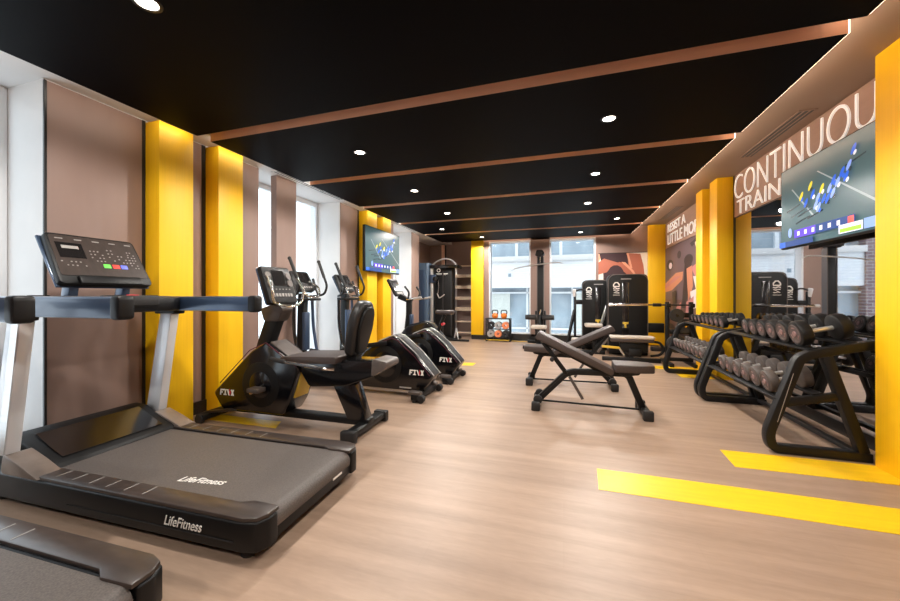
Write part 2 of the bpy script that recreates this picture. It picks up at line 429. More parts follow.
# gym picture on the right wall
def flat(n, c): return mat(n, c, .5)
pA, pB, pC, pD, pE, pF = flat('print_mauve', (98, 80, 84)), flat('print_dark', (44, 32, 32)), flat('print_skin', (196, 128, 96)), flat('print_pale', (222, 206, 204)), flat('print_pink', (186, 118, 112)), flat('print_brown', (98, 66, 56))
random.seed(3)
ly = [(qd(0, 0, 1, 1), pA), (qd(0, 0, 1, .42), pF),
      (ell(.14, .80, .10, .06), pB), (ell(.16, .79, .05, .035), pD), (ell(.40, .88, .05, .04), pB),
      ([(0, .60), (.32, .70), (.50, .70), (.48, .62), (.20, .52), (0, .50)], pC),
      ([(.0, .58), (.30, .66), (.46, .66), (.30, .62), (.0, .54)], pE),
      (ell(.62, .80, .10, .055), pB), ([(.54, .80), (.70, .80), (.66, .60), (.56, .34), (.46, .34), (.52, .62)], pB),
      ([(.58, .72), (.70, .74), (.72, .55), (.62, .40)], pC), ([(.68, .72), (.98, .80), (1, .66), (.78, .62)], pE),
      ([(.72, .64), (1, .62), (1, .54), (.78, .52)], pD), ([(.66, .50), (.9, .54), (.96, .38), (.7, .34)], pD),
      ([(.58, .40), (.74, .46), (.72, .30), (.56, .26)], pE), ([(.82, .52), (1, .50), (1, .30), (.86, .28)], pE),
      ([(.66, .95), (.92, 1.0), (.92, .97), (.70, .91)], pB), ([(.76, .94), (.92, .97), (.92, .89), (.80, .87)], pD),
      ([(.05, .36), (.16, .40), (.14, .22), (.03, .2)], pD), ([(.22, .50), (.34, .52), (.36, .2), (.26, .2)], pB), ([(.34, .34), (.46, .4), (.44, .22), (.36, .2)], pE),
      (ell(.5, .12, .14, .07), pB), (ell(.2, .10, .12, .06), pB), ([(.7, .2), (1, .24), (1, .08), (.76, .04)], pA)]
po = thing('wall_picture', 'tall picture of people training on the right wall, half hidden by yellow column', 'picture', (XR, 8.1, .25))
MB().box(-.008, .011, -1.30, 1.30, 0, 1.985).build('backing_board', BASEB, po)
art('print', (-.0085, 1.30, 0), RIGHTW, 2.6, 1.985, ly, po)
# picture on the back wall: crossed arms
qS, qS2, qT, qW = flat('print_arm', (182, 104, 80)), flat('print_arm_light', (228, 160, 128)), flat('print_top', (58, 32, 38)), flat('print_cream', (236, 226, 214))
ly = [(qd(0, 0, 1, 1), qW), ([(.0, 1), (.10, 1), (.0, .86)], qS2), ([(.02, 1), (.62, 1), (.66, .70), (.60, .1), (.12, .1), (.10, .72)], qT),
      ([(.60, 1), (.86, .98), (.92, .80), (.96, .50), (1.0, .2), (.80, .2), (.70, .55), (.62, .75)], qS),
      ([(0, .86), (.12, .92), (.40, .85), (.52, .84), (.48, .76), (.20, .70), (.0, .66)], qS),
      ([(.42, .86), (.56, .84), (.72, .70), (.80, .58), (.70, .54), (.56, .68), (.44, .76)], qS),
      ([(.48, .86), (.56, .85), (.73, .71), (.79, .62), (.76, .62), (.66, .72), (.52, .82)], qS2),
      (ell(.36, .66, .17, .15), qT), ([(.1, .6), (.2, .72), (.26, .5), (.14, .4)], qT), ([(.58, 1), (.62, 1), (.70, .76), (.66, .74)], qS2)]
po = thing('wall_picture', 'picture of crossed bare arms on the back wall behind the weight machines', 'picture', (.805, YB-.012, .70))
MB().box(0, 1.07, 0, .02, 0, 1.485).build('backing_board', BASEB, po)
art('print', (0, -.0006, 0), FRONT, 1.07, 1.485, ly, po)
# ceiling slot vents
def vent(x, y0, y1, z, label, n=3, w=.135):
    t = thing('ceiling_vent', label, 'vent', (x, (y0+y1)/2, z)); L = (y1-y0)/2
    m = MB(); m.box(-w/2, -w/2+.012, -L, L, -.008, .0); m.box(w/2-.012, w/2, -L, L, -.008, 0)
    m.box(-w/2, w/2, -L, -L+.012, -.008, 0); m.box(-w/2, w/2, L-.012, L, -.008, 0)
    m.build('frame', CEILM if x > 0 else WFRAME, t)
    MB().box(-w/2+.01, w/2-.01, -L+.01, L-.01, -.003, -.0005).build('slot', BASEB, t)
    m = MB()
    for k in range(1, n): q = -w/2+w*k/n; m.box(q-.004, q+.004, -L+.01, L-.01, -.008, -.001)
    m.build('slat', CEILM if x > 0 else WFRAME, t)
vent(2.055, 3.98, 5.13, ZC, 'slotted air vent in the beige soffit above the CONTINUOUS TRAINING panel')
vent(2.03, 7.60, 8.80, ZC, 'slotted air vent in the beige soffit above the RESIST A LITTLE MORE panel')
vent(-3.36, 3.55, 4.95, ZL, 'white slotted air vent above the left window behind the exercise machines', 2, .10)
vent(-3.36, 6.9, 7.95, ZL, 'white slotted air vent above the window past the left television', 2, .10)
# downlights
dl = None
spots = [(-1.98, 1.26, 'left row, nearest the camera above the treadmill'), (-1.98, 3.23, 'left row, second from the camera'), (.355, 3.23, 'right row, first from the camera'),
         (-1.98, 4.64, 'left row, third from the camera'), (.36, 4.64, 'right row, second from the camera'), (-1.97, 6.08, 'left row, fourth from the camera'),
         (.36, 6.08, 'right row, third from the camera'), (-2.55, 7.5, 'left side, set off towards the wall before the last raft'), (.96, 7.46, 'right side, set off towards the wall before the last raft'),
         (-1.95, 8.83, 'last raft, at left above the yellow back column'), (.37, 8.83, 'last raft, at right above the back window')]
added_lamps = [(.355, 1.26), (-1.98, -.9), (.355, -.9)]  # unseen lamps added for light only, without fixtures
for i, (x, y, w) in enumerate(spots):
    lab = 'round ceiling downlight, ' + w
    if dl is None:
        dl = thing('ceiling_downlight', lab, 'ceiling light', (x, y, ZR), 0, 'round downlights in the black ceiling')
        MB().lathe([(.052, -.001), (.066, -.001), (.064, -.006), (.050, -.008), (.046, -.001)], n=24).build('trim_ring', BASEB, dl)
        MB().lathe([(.0, -.004), (.047, -.004), (.047, -.0005), (0, -.0005)], n=20).build('lens', LENS, dl)
    else: dup(dl, (x, y, ZR), 0, lab)

# ================================================================== OUTSIDE
bd = thing('office_building', 'pale tiled building across the street seen through the back windows', 'building', (0, 13.2, -3))
MB().box(-3.6, 9, 0, .4, 4.45, 5.45).box(-3.6, 9, 0, .4, 7.0, 9).box(-3.6, 9, .1, .4, 0, 2.7).build('tiled_wall', TILE, bd)
MB().box(-5.4, -3.6, -.05, .4, 0, 9).build('brick_wall', BRICK, bd)
MB().box(-3.6, 9, -.12, .1, 5.40, 5.58, bev=.01).build('ledge', WHITE, bd)
MB().box(-3.6, 9, .22, .26, 5.5, 7.0).build('upper_window_band', EXGL, bd)
MB().box(-3.6, 9, .22, .26, 2.7, 4.45).build('lower_window_band', EXGL, bd)
m = MB()
for x in [-3.2+1.55*k for k in range(8)]: m.box(x-.05, x+.05, .12, .24, 5.5, 7.0).box(x+.35, x+.41, .12, .24, 2.7, 4.45)
m.box(-3.6, 9, .12, .24, 4.24, 4.30); m.box(-3.6, 9, .12, .24, 2.95, 3.01)
m.build('mullion', WFRAME, bd)
MB().box(-2.6, -1.9, .19, .215, 2.7, 4.3).box(.4, 1.2, .19, .215, 2.7, 4.3).build('roller_blind', EXBL, bd)
MB().box(-1.93, -1.83, -.02, .0, 4.85, 4.97).build('wall_box', EXGL, bd)
sbox('street_ground', PAVE, -30, 20, 10.7, 30, -3.1, -3)

# ================================================================== MACHINES
def feet_logo(name, o, h, parent, m=None):   # F I \/ X marks on the shrouds
    u = h
    b = MB()
    def st(*p): b.prism([(o[0]+x*u, o[2]+z*u) for x, z in p], 'y', o[1]-.003, o[1]+.002)
    st((0, 0), (.22, 0), (.34, 1), (.12, 1)); st((.12, 1), (.09, .76), (.78, .76), (.82, 1)); st((.06, .58), (.03, .36), (.55, .36), (.58, .58))
    st((.80, 0), (1.42, 0), (1.42, .2), (.80, .2)); st((.86, .8), (1.48, .8), (1.48, 1), (.86, 1)); st((1.0, 0), (1.22, 0), (1.30, 1), (1.08, 1))
    st((1.54, 1), (1.80, 1), (2.12, 0), (1.88, 0))
    st((2.36, 1), (2.62, 1), (3.02, 0), (2.76, 0)); st((2.36, 0), (2.60, 0), (3.04, 1), (2.80, 1))
    b.build(name, LOGO, parent)
    b = MB(); b.prism([(o[0]+x*u, o[2]+z*u) for x, z in ((2.0, .32), (2.14, -.02), (2.32, .55), (2.10, 1.12))], 'y', o[1]-.003, o[1]+.002)
    b.build('logo_red_stroke', INKR, parent)

# ---------------- treadmills (local: rear end x=0, front x=-2, belt along x)
def make_treadmill(label):
    t = thing('treadmill', label, 'treadmill', (-1.255, 1.655, 0), R(2.0), 'treadmills by the left window')
    for s in (-1, 1):
        m = MB(); y0, y1 = (.30, .435) if s > 0 else (-.435, -.31)
        pl = [(-1.95, -.435), (-.10, -.435), (-.03, -.42), (0.0, -.37), (0.0, -.315), (-.14, -.315), (-.20, -.31), (-1.95, -.31)]
        pl = [(x, s*abs(y)) for x, y in pl]
        m.prism(pl, 'z', .05, .185, bev=.012, seg=3)
        sr = m.build('side_rail', BLACK, t)
        MB().prism([(-1.50, s*.431), (-.09, s*.431), (-.03, s*.412), (-.008, s*.37), (-.008, s*.300), (-.15, s*.296), (-.20, s*.323), (-1.50, s*.323)], 'z', .183, .203, bev=.007, seg=2).build('foot_rail', RAILM, sr)
        for k in range(6): x = -.72-.125*k; MB().prism([(x, s*.335), (x+.006, s*.335), (x+.006, s*.405), (x, s*.405)], 'z', .2028, .2040).build('grip_line', KNOB, sr)
        MB().box(-1.2, -.13, s*.4355-.003, s*.4355+.003, .092, .097).build('seam', RUB, sr)
        if s < 0: text('brand_lettering', 'LifeFitness', LOGO, (-.53, -.4372, .108), FRONT, .225, .046, .002, sr, shear=.35, bold=.004)
    m = MB(); pr = [(-1.52, .192), (-.06, .192)] + [(-.06+.055*math.sin(a), .137+.055*math.cos(a)) for a in [R(q) for q in range(15, 181, 15)]] + [(-1.52, .082)]
    m.prism(pr, 'y', -.315, .305)
    be = m.build('running_belt', BELT, t)
    text('brand_lettering', 'LifeFitness', LOGO, (-.70, -.25, .1925), ((1, .12, 0), (-.12, 1, 0)), .27, .05, .001, be, shear=.3, bold=.008)
    MB().box(-.045, -.012, -.33, .33, .055, .15, bev=.012).build('rear_cover', BLACK, t)
    MB().box(-.0115, -.0095, .13, .22, .10, .112).build('rear_badge', LOGO, t)
    m = MB()
    hood = [(-1.47, .185), (-1.50, .215), (-1.62, .262), (-1.78, .335), (-1.90, .345), (-1.98, .30), (-2.0, .20), (-2.0, .06), (-1.47, .06)]
    m.prism(hood, 'y', -.36, .36, bev=.02, seg=3)
    h = m.build('motor_hood', BLACK, t)
    MB().prism([(-1.53, .2315), (-1.63, .272), (-1.77, .338), (-1.765, .342), (-1.63, .277), (-1.53, .2365)], 'y', -.28, .28).build('hood_panel', GLOSS, h)
    for s in (-1, 1):
        m = MB(); m.prism(rpoly([(-1.40, .19), (-1.55, .25), (-1.70, .30), (-1.72, .19)], .03), 'y', s*.39-.055, s*.39+.055, bev=.015)
        m.build('upright_foot', FOOTM, t)
        u = MB().prism([(-1.83, .28), (-1.70, .28), (-1.565, 1.06), (-1.68, 1.06)], 'y', s*.405-.032, s*.405+.032, bev=.008).build('upright', WSILV, t)
        MB().prism([(-1.765, .29), (-1.705, .29), (-1.575, 1.05), (-1.632, 1.05)], 'y', s*.405+.0315 if s > 0 else s*.405-.034, s*.405+.034 if s > 0 else s*.405-.0315).build('upright_strip', SILV, u)
        m = MB(); m.prism(rrect(-1.78, -.83, 1.055, 1.165, .02), 'y', s*.415-.032, s*.415+.032, bev=.012)
        hr = m.build('handrail', STEEL, t)
        MB().prism(rrect(-.87, -.80, 1.05, 1.17, .025), 'y', s*.415-.037, s*.415+.037, bev=.014).build('end_cap', BLACK, hr)
        MB().box(-1.74, -1.54, s*.415-.045, s*.415+.045, 1.03, 1.075, bev=.01).build('bracket', BLACK, hr)
    # tray between the rails
    m = MB(); m.prism(rpoly([(-1.86, -.40), (-1.50, -.40), (-1.40, -.26), (-1.40, .26), (-1.50, .40), (-1.86, .40)], .05), 'z', 1.06, 1.16, bev=.012)
    tr = m.build('console_tray', BLACK, t)
    MB().prism(rpoly([(-1.82, -.37), (-1.56, -.37), (-1.47, -.24), (-1.47, .24), (-1.56, .37), (-1.82, .37)], .04), 'z', 1.158, 1.167, bev=.003).build('tray_top', GREY, tr)
    for s in (-1, 1): MB().cyl((-1.70, s*.30, 1.166), (-1.70, s*.30, 1.172), .045, n=24).build('cup_holder', BLACK, tr)
    MB().box(-1.44, -1.385, -.16, .16, 1.10, 1.172, bev=.012).build('grip_bar', RUB, tr)
    MB().box(-1.405, -1.395, -.035, .035, 1.125, 1.176, bev=.003).build('stop_tab', RED, tr)
    for y in (-.17, .12): MB().prism([(-1.78, 1.10), (-1.70, 1.10), (-1.66, 1.30), (-1.74, 1.30)], 'y', y, y+.05, bev=.01).build('console_post', STEEL, t)
    # console: tilted slab. local frame u = y, v up the slope
    o = Vector((-1.605, -.25, 1.245)); up = Vector((-.175, 0, .29)).normalized()
    Mx = frame_m(o, (0, 1, 0), up) @ Matrix.Diagonal((.95, 1.14, 1, 1))   # z = outward towards the user
    m = MB(); m.prism(rpoly([(0, .0), (.55, .0), (.535, .33), (.015, .33)], .03), 'z', -.045, 0, bev=.012, M=Mx)
    co = m.build('console', BLACK, t)
    MB().prism(rpoly([(.018, .05), (.532, .05), (.518, .315), (.032, .315)], .02), 'z', -.002, .003, M=Mx).build('control_panel', RAILM, co)
    MB().prism(qd(.05, .165, .19, .265), 'z', .002, .005, M=Mx).build('display', SCREEN, co)
    MB().prism(qd(.075, .225, .165, .245), 'z', .0045, .006, M=Mx).build('display_line', KNOB, co)
    m = MB()
    for bx, by, nx, ny, sp in ((.225, .155, 4, 4, .022), (.33, .165, 2, 4, .024), (.385, .155, 4, 3, .022), (.455, .12, 3, 7, .019), (.05, .115, 6, 2, .024)):
        for i in range(nx):
            for j in range(ny):
                if (i*7+j*5) % 4: m.box(bx+i*sp-.004, bx+i*sp+.004, by+j*sp-.003, by+j*sp+.003, .003, .0055, M=Mx)
    for k in range(5): m.box(.06+k*.1, .10+k*.1, .288, .294, .003, .0048, M=Mx)
    m.build('key', KNOB, co)
    for x, mm in ((.27, GREENB), (.325, REDB), (.375, BLUEB)): MB().box(x, x+.042, .108, .135, .003, .007, bev=.002, M=Mx).build('button', mm, co)
    MB().box(.09, .46, -.012, .042, .0, .03, bev=.01, M=Mx).build('reading_rack', BLACK, co)
    MB().box(.0, .55, .0, .33, -.060, -.043, bev=.008, M=Mx).build('console_back', STEEL, co)
    for x in (-.12, -1.85):
        for s in (-1, 1): MB().cyl((x, s*.36, 0), (x, s*.36, .06), .035, n=14).build('levelling_foot', RUB, t)
    return t
tm = make_treadmill('black treadmill in full view at front left, with lit red and green console buttons')
dup(tm, (-1.36, .53, 0), R(2.0), 'black treadmill cut off at the bottom left corner, only deck rear and handrail end showing')

# ---------------- recumbent bike
t = thing('recumbent_bike', 'black recumbent exercise bike with high backrest, just behind the front treadmill', 'exercise bike', (-2.3, 2.75, 0), R(1.0))
sh = [(-.885, .25), (-.44, .66), (-.27, .752), (.07, .545), (.075, .50), (-.02, .22), (-.10, .10), (-.78, .10)]
o = MB().prism(rpoly(sh, .03), 'y', -.135, .135, bev=.018, seg=3).build('shroud', GLOSS, t)
MB().prism([(-.25, .752), (.06, .558), (.085, .535), (.07, .515), (-.26, .72)], 'y', -.10, .10, bev=.006).build('top_cover', GREY, o)
MB().prism([(.064, .50), (.082, .495), (.005, .25), (-.015, .255)], 'y', -.09, .09, bev=.004).build('yellow_reflection', YPIN, o)  # yellow reflection on the shroud, built as a coloured plate
MB().cyl((-.33, -.138, .36), (-.33, -.131, .36), .205, n=40, bev=.004).build('wheel_cover', BLACK, o)
MB().cyl((-.33, -.143, .36), (-.33, -.136, .36), .12, n=32, bev=.004).build('wheel_disc', GLOSS, o)
MB().prism([(-.12, .665), (.02, .585), (.012, .565), (-.128, .645)], 'y', -.1365, -.134).build('side_badge', KNOB, o)
MB().strip([(-.80, .345), (-.45, .668), (-.27, .745), (.06, .54)], .008, -.137, -.134, bev=0).build('red_line', flat('dark_red_print', (90, 30, 50)), o)
feet_logo('brand_mark', (-.80, -.1355, .235), .055, o)
MB().strip([(-.42, .62), (-.36, .78), (-.30, .93), (-.23, 1.07)], .145, -.05, .05, .08, bev=.02).build('console_mast', BLACK, t)
MB().prism(rpoly([(-.36, .93), (-.20, .93), (-.14, 1.05), (-.22, 1.10), (-.40, 1.05)], .03), 'y', -.07, .07, bev=.015).build('mast_head', RAILM, t)
Mx = frame_m((-.185, -.165, 1.10), (0, 1, 0), Vector((-.105, 0, .30))) @ Matrix.Diagonal((.85, 1.15, 1, 1))
co = MB().prism(rrect(0, .42, 0, .315, .03), 'z', -.05, 0, bev=.012, M=Mx).build('console', BLACK, t)
MB().prism(rrect(.0, .42, 0, .315, .03), 'z', -.066, -.048, bev=.006, M=Mx).build('console_back', STEEL, co)
MB().prism(rrect(.12, .30, .15, .28, .01), 'z', -.001, .004, M=Mx).build('display', SCREEN, co)
m = MB()
for x in (.06, .36):
    for z in (.17, .235): MB().lathe([(.034, -.002), (.034, .010), (.022, .012), (.0, .006)], Mx @ Vector((x, z, 0)), Mx.to_3x3() @ Vector((0, 0, 1)), 16).build('dial', GREY, co)
m = MB()
for k in range(7): m.box(.06+k*.044, .088+k*.044, .055, .083, .0, .006, bev=.002, M=Mx)
for k in range(6): m.box(.075+k*.05, .09+k*.05, .115, .122, .0, .004, M=Mx)
m.build('key', KNOB, co)
MB().tube([(-.20, -.18, 1.34), (-.13, -.205, 1.22), (-.14, -.18, 1.10), (-.10, 0, 1.06), (-.14, .18, 1.10), (-.13, .205, 1.22), (-.20, .18, 1.34)], .0115, 10, .06).build('front_handlebar', CHROME, t)
MB().prism(rpoly([(.05, .54), (.17, .37), (.54, .40), (.82, .51), (.80, .63), (.05, .60)], .03), 'y', -.11, .11, bev=.02, seg=3).build('seat_carriage', GLOSS, t)
MB().prism(rpoly([(.78, .50), (.925, .58), (.917, .63), (.79, .645)], .02), 'y', -.12, .12, bev=.012).build('carriage_end', GREY, t)
MB().prism(rpoly([(-.06, .600), (.08, .585), (.50, .60), (.50, .66), (.10, .645), (-.06, .635)], .02), 'y', -.20, .20, bev=.02, seg=3).build('seat', LEATH, t)
Mb = Matrix.Translation((.545, 0, .645)) @ Matrix.Rotation(.23, 4, 'Y')
MB().prism(rpoly([(-.11, 0), (.11, 0), (.16, .26), (.135, .42), (.07, .495), (-.07, .495), (-.135, .42), (-.16, .26)], .07, 6), 'x', -.045, .05, bev=.035, seg=5, M=Mb).build('backrest', BLEATH, t)
MB().prism(rpoly([(-.07, .03), (.07, .03), (.115, .26), (.09, .40), (.05, .45), (-.05, .45), (-.09, .40), (-.115, .26)], .05, 6), 'x', .045, .075, bev=.014, seg=3, M=Mb).build('backrest_shell', BLACK, t)
MB().box(.50, .60, -.05, .05, .56, .70, bev=.01).build('backrest_post', FRAME, t)
for s in (-1, 1):
    g = MB().tube([(.46, s*.17, .55), (.40, s*.25, .57), (.12, s*.26, .60), (-.08, s*.26, .625)], .014, 8, .06).build('side_handlebar', CHROME, t)
    MB().tube([(.05, s*.26, .607), (-.10, s*.26, .628)], .019, 10).build('grip', RUB, g)
MB().prism([(.37, .40), (.59, .42), (.70, .10), (.52, .10)], 'y', -.06, .06, bev=.012).build('seat_post', GLOSS, t)
MB().box(-.80, .72, -.05, .05, .055, .115, bev=.012).build('base_rail', FRAME, t)
f = MB().box(.62, .72, -.29, .29, .03, .085, bev=.012).build('rear_stabilizer', FRAME, t)
for s in (-1, 1): MB().box(.605, .735, s*.275-.03, s*.275+.03, .0, .095, bev=.012).build('foot_cap', RUB, f)
f = MB().box(-.92, -.82, -.29, .29, .03, .085, bev=.012).build('front_stabilizer', FRAME, t)
for s in (-1, 1): MB().cyl((-.87, s*.28-.02, .045), (-.87, s*.28+.02, .045), .045, n=20, bev=.006).build('transport_wheel', RUB, f)
MB().prism([(-.92, .085), (-.82, .085), (-.55, .12), (-.62, .135)], 'y', -.22, -.17, bev=.006).build('foot_brace', RAILM, t)
for s in (-1, 1):
    c = MB().bar((-.43, s*.155, .28), (-.43-s*.13, s*.155, .26-s*.08), .02, .035).build('crank', CHROME, t)
    MB().box(-.43-s*.13-.06, -.43-s*.13+.06, min(s*.165, s*.265), max(s*.165, s*.265), .235-s*.08, .275-s*.08, bev=.008).build('pedal', GREY, c)

# ---------------- ellipticals
def make_elliptical(label):
    t = thing('elliptical_trainer', label, 'elliptical trainer', (-2.33, 3.95, 0), R(-2), 'elliptical trainers along the left wall')
    sh = [(-.12, .30), (.05, .50), (.22, .62), (.42, .70), (.50, .675), (.72, .50), (.94, .265), (.92, .22), (.80, .075), (-.06, .075)]
    o = MB().prism(rpoly(sh, .035), 'y', -.12, .12, bev=.018, seg=3).build('rear_drive_shroud', GLOSS, t)
    MB().strip([(.23, .625), (.42, .70), (.50, .675), (.72, .50), (.935, .262)], .02, -.075, .075, .02, bev=.004).build('top_band', BLACK, o)
    for y in (-.098, .088): MB().strip([(.23, .628), (.42, .703), (.50, .678), (.72, .503), (.94, .262)], .014, y, y+.010, .02, bev=.003).build('edge_line', SILV, o)
    MB().strip([(.23, .60), (.42, .675), (.49, .65), (.71, .475), (.90, .265)], .006, -.1225, -.120, bev=0).build('red_line', MATS['dark_red_print'], o)
    MB().cyl((.33, -.127, .36), (.33, -.118, .36), .215, n=40, bev=.004).build('wheel_cover', BLACK, o)
    MB().cyl((.33, -.133, .36), (.33, -.125, .36), .15, n=36, bev=.004).build('wheel_disc', GLOSS, o)
    feet_logo('brand_mark', (.645, -.1215, .262), .060, o)
    MB().box(.52, .67, -.1225, -.119, .102, .118).build('side_badge', KNOB, o)
    MB().box(-1.05, .80, -.06, .06, .03, .085, bev=.01).build('base_rail', SILV, t)
    f = MB().box(.74, .84, -.29, .29, .025, .08, bev=.012).build('rear_stabilizer', FRAME, t)
    for s in (-1, 1):
        MB().cyl((.86, s*.27-.03, .042), (.86, s*.27+.03, .042), .042, n=20, bev=.006).build('transport_wheel', RUB, f)
        MB().box(.70, .85, s*.24-.04, s*.24+.04, .07, .115, bev=.014).build('wheel_cover', GREY, f)
        MB().cyl((.78, s*.27, 0), (.78, s*.27, .03), .025, n=12).build('foot_pad', RUB, f)
    MB().prism(rpoly([(.60, .08), (.84, .07), (.80, .14), (.70, .20)], .02), 'y', -.10, .10, bev=.012).build('tail_block', BLACK, t)
    f = MB().box(-1.08, -.98, -.28, .28, .0, .08, bev=.012).build('front_stabilizer', FRAME, t)
    m = MB(); m.strip([(-1.0, .08), (-.99, .60), (-.97, 1.20)], .11, -.045, .045, .05, bev=.015)
    m.build('mast', BLACK, t)
    MB().box(-.945, -.90, -.05, .05, .45, .95, bev=.01).build('mast_cover', STEEL, t)
    Mx = frame_m((-.90, -.17, 1.235), (0, 1, 0), Vector((-.15, 0, .27)))
    c = MB().prism(rrect(0, .34, 0, .30, .04), 'z', -.05, 0, bev=.014, M=Mx).build('console', BLACK, t)
    MB().prism(rrect(.0, .34, 0, .30, .04), 'z', -.068, -.048, bev=.008, M=Mx).build('console_back', STEEL, c)
    MB().prism(rrect(.04, .30, .12, .27, .01), 'z', -.001, .004, M=Mx).build('display', SCREEN, c)
    m = MB()
    for k in range(6): m.box(.05+k*.042, .075+k*.042, .04, .065, 0, .006, bev=.002, M=Mx)
    m.build('key', KNOB, c)
    MB().box(-.98, -.84, -.20, .20, 1.10, 1.135, bev=.012).build('arm_bridge', BLACK, t)
    MB().tube([(-.97, -.10, 1.36), (-.84, -.16, 1.28), (-.80, -.12, 1.15), (-.80, .12, 1.15), (-.84, .16, 1.28), (-.97, .10, 1.36)], .013, 10, .06).build('fixed_handlebar', CHROME, t)
    for s in (-1, 1):
        a = MB().tube([(-1.0, s*.14, 1.16), (-.92, s*.24, 1.165), (-.83, s*.255, 1.19), (-.79, s*.26, 1.30), (-.88, s*.265, 1.50), (-.94, s*.27, 1.63)], .016, 10, .07).build('moving_arm', BLACK, t)
        MB().tube([(-.845, s*.2625, 1.42), (-.94, s*.27, 1.635)], .021, 10).build('grip', RUB, a)
        MB().ball((-.943, s*.2705, 1.638), .024, n=12).build('grip_knob', RUB, a)
        MB().tube([(-.90, s*.215, 1.165), (-.93, s*.19, 1.26), (-.98, s*.20, 1.40)], [.013, .019], 10, .05).build('short_grip', RUB, a)
        MB().tube([(-.97, s*.17, 1.14), (-.96, s*.18, .75), (-.90, s*.18, .42), (-.82, s*.18, .30)], .021, 10, .1).build('swing_link', GLOSS if s < 0 else STEEL, a)
        p = MB().bar((-.84, s*.17, .30), (.30, s*.17, .43), .035, .05).build('pedal_arm', FRAME, t)
        MB().prism(rrect(-.42, -.02, s*.17-.07, s*.17+.07, .03), 'z', .40, .43, bev=.008).build('footplate', RUB, p)
    MB().strip([(-.25, .50), (.0, .56), (.38, .62)], .05, -.19, -.155, .08, bev=.01).build('link_cover', BLACK, t)
    MB().box(-.9, .0, -.13, -.09, .085, .11, bev=.006).box(-.9, .0, .09, .13, .085, .11, bev=.006).build('roller_track', CHROME, t)
    return t
e1 = make_elliptical('black elliptical trainer with moving arms directly behind the recumbent bike')
dup(e1, (-2.27, 4.83, 0), R(-2), 'black elliptical trainer further back, below the near side of the left television')

# ---------------- upright bike
t = thing('upright_bike', 'black upright exercise bike below the left television, farthest of the machines along the windows', 'exercise bike', (-2.3, 5.65, 0), 0)
o = MB().prism(rpoly([(-.45, .10), (-.50, .32), (-.20, .66), (.10, .735), (.20, .71), (.42, .46), (.36, .10)], .04), 'y', -.13, .13, bev=.02, seg=3).build('shroud', GLOSS, t)
MB().strip([(-.20, .665), (.10, .74), (.20, .715), (.42, .465)], .02, -.09, .09, .03).build('top_band', BLACK, o)
MB().strip([(-.24, .60), (-.21, .85), (-.21, 1.12)], .09, -.045, .045, .05, bev=.015).build('console_mast', BLACK, t)
MB().box(-.185, -.14, -.05, .05, .62, .85, bev=.01).build('mast_cover', STEEL, t)
Mx = frame_m((-.36, -.16, 1.17), (0, 1, 0), Vector((-.17, 0, .30)))
c = MB().prism(rrect(0, .32, 0, .33, .03), 'z', -.05, 0, bev=.012, M=Mx).build('console', BLACK, t)
MB().prism(rrect(.03, .29, .10, .29, .01), 'z', -.001, .004, M=Mx).build('display', SCREEN, c)
MB().prism(rrect(.05, .27, .03, .07, .01), 'z', -.001, .005, M=Mx).build('key', KNOB, c)
MB().prism([(-.42, 1.12), (-.18, 1.03), (-.15, 1.10), (-.36, 1.20)], 'y', -.05, .05, bev=.012).build('handlebar_stem', BLACK, t)
for s in (-1, 1):
    g = MB().tube([(-.24, s*.03, 1.10), (-.16, s*.20, 1.11), (-.02, s*.24, 1.12), (.10, s*.24, 1.14)], .014, 10, .07).build('handlebar', CHROME, t)
    MB().tube([(-.02, s*.24, 1.12), (.11, s*.24, 1.142)], .018, 10).build('grip', SILV, g)
    MB().tube([(-.14, s*.21, 1.115), (-.10, s*.24, 1.22), (-.18, s*.25, 1.32)], .017, 10, .05).build('bar_end', RUB, g)
    c = MB().bar((.0, s*.145, .33), (s*.13, s*.145, .33-s*.10), .02, .035).build('crank', CHROME, t)
    MB().box(s*.13-.05, s*.13+.05, min(s*.155, s*.245), max(s*.155, s*.245), .31-s*.10, .345-s*.10, bev=.008).build('pedal', GREY, c)
MB().cyl((.30, 0, .55), (.43, 0, .86), .03, n=16).build('seat_post', BLACK, t)
MB().cyl((.40, -.05, .70), (.40, .05, .70), .022, n=14).build('seat_knob', RED, t)
m = MB(); m.prism(rpoly([(.26, -.03), (.26, .03), (.42, .07), (.56, .12), (.60, .06), (.60, -.06), (.56, -.12), (.42, -.07)], .03), 'z', .86, .93, bev=.025, seg=3)
m.build('saddle', LEATH, t)
MB().box(-.60, .50, -.05, .05, .05, .11, bev=.01).build('base_rail', FRAME, t)
for x, n in ((-.62, 'front_stabilizer'), (.48, 'rear_stabilizer')): MB().box(x-.045, x+.045, -.27, .27, 0, .07, bev=.012).build(n, FRAME, t)

# ---------------- cable tower in the alcove
t = thing('cable_tower', 'tall dark cable pulley tower with arched silver top bar in the far left corner', 'cable machine', (-3.15, 9.15, 0))
o = MB().prism(rpoly([(-.60, -.30), (-.24, -.30), (-.24, .30), (-.60, .30)], .05), 'z', .04, 2.03, bev=.015, seg=3).build('weight_shroud', mat('panel_window_blue', (74, 92, 112), .35), t)  # blue light from the window put into the shroud colour
MB().box(-.50, -.34, -.308, -.300, .25, 1.85, bev=.003).build('shroud_inset', MATS['steel_window_blue'], o)
MB().box(-.22, -.15, -.20, -.10, .05, 1.96, bev=.01).build('pulley_column', SILV, t)
MB().box(-.12, .34, -.10, .25, .08, 1.96, bev=.02).build('side_panel', BLACK, t)
MB().prism(rrect(-.24, .52, -.24, .28, .04), 'z', 1.88, 1.97, bev=.012).build('top_cap', GLOSS, t)
MB().lathe([(.05, 0), (.05, .004), (.034, .004), (.034, 0)], (.03, -.243, 1.845-.02), (0, -1, 0), 24).build('round_logo', LOGO, t)
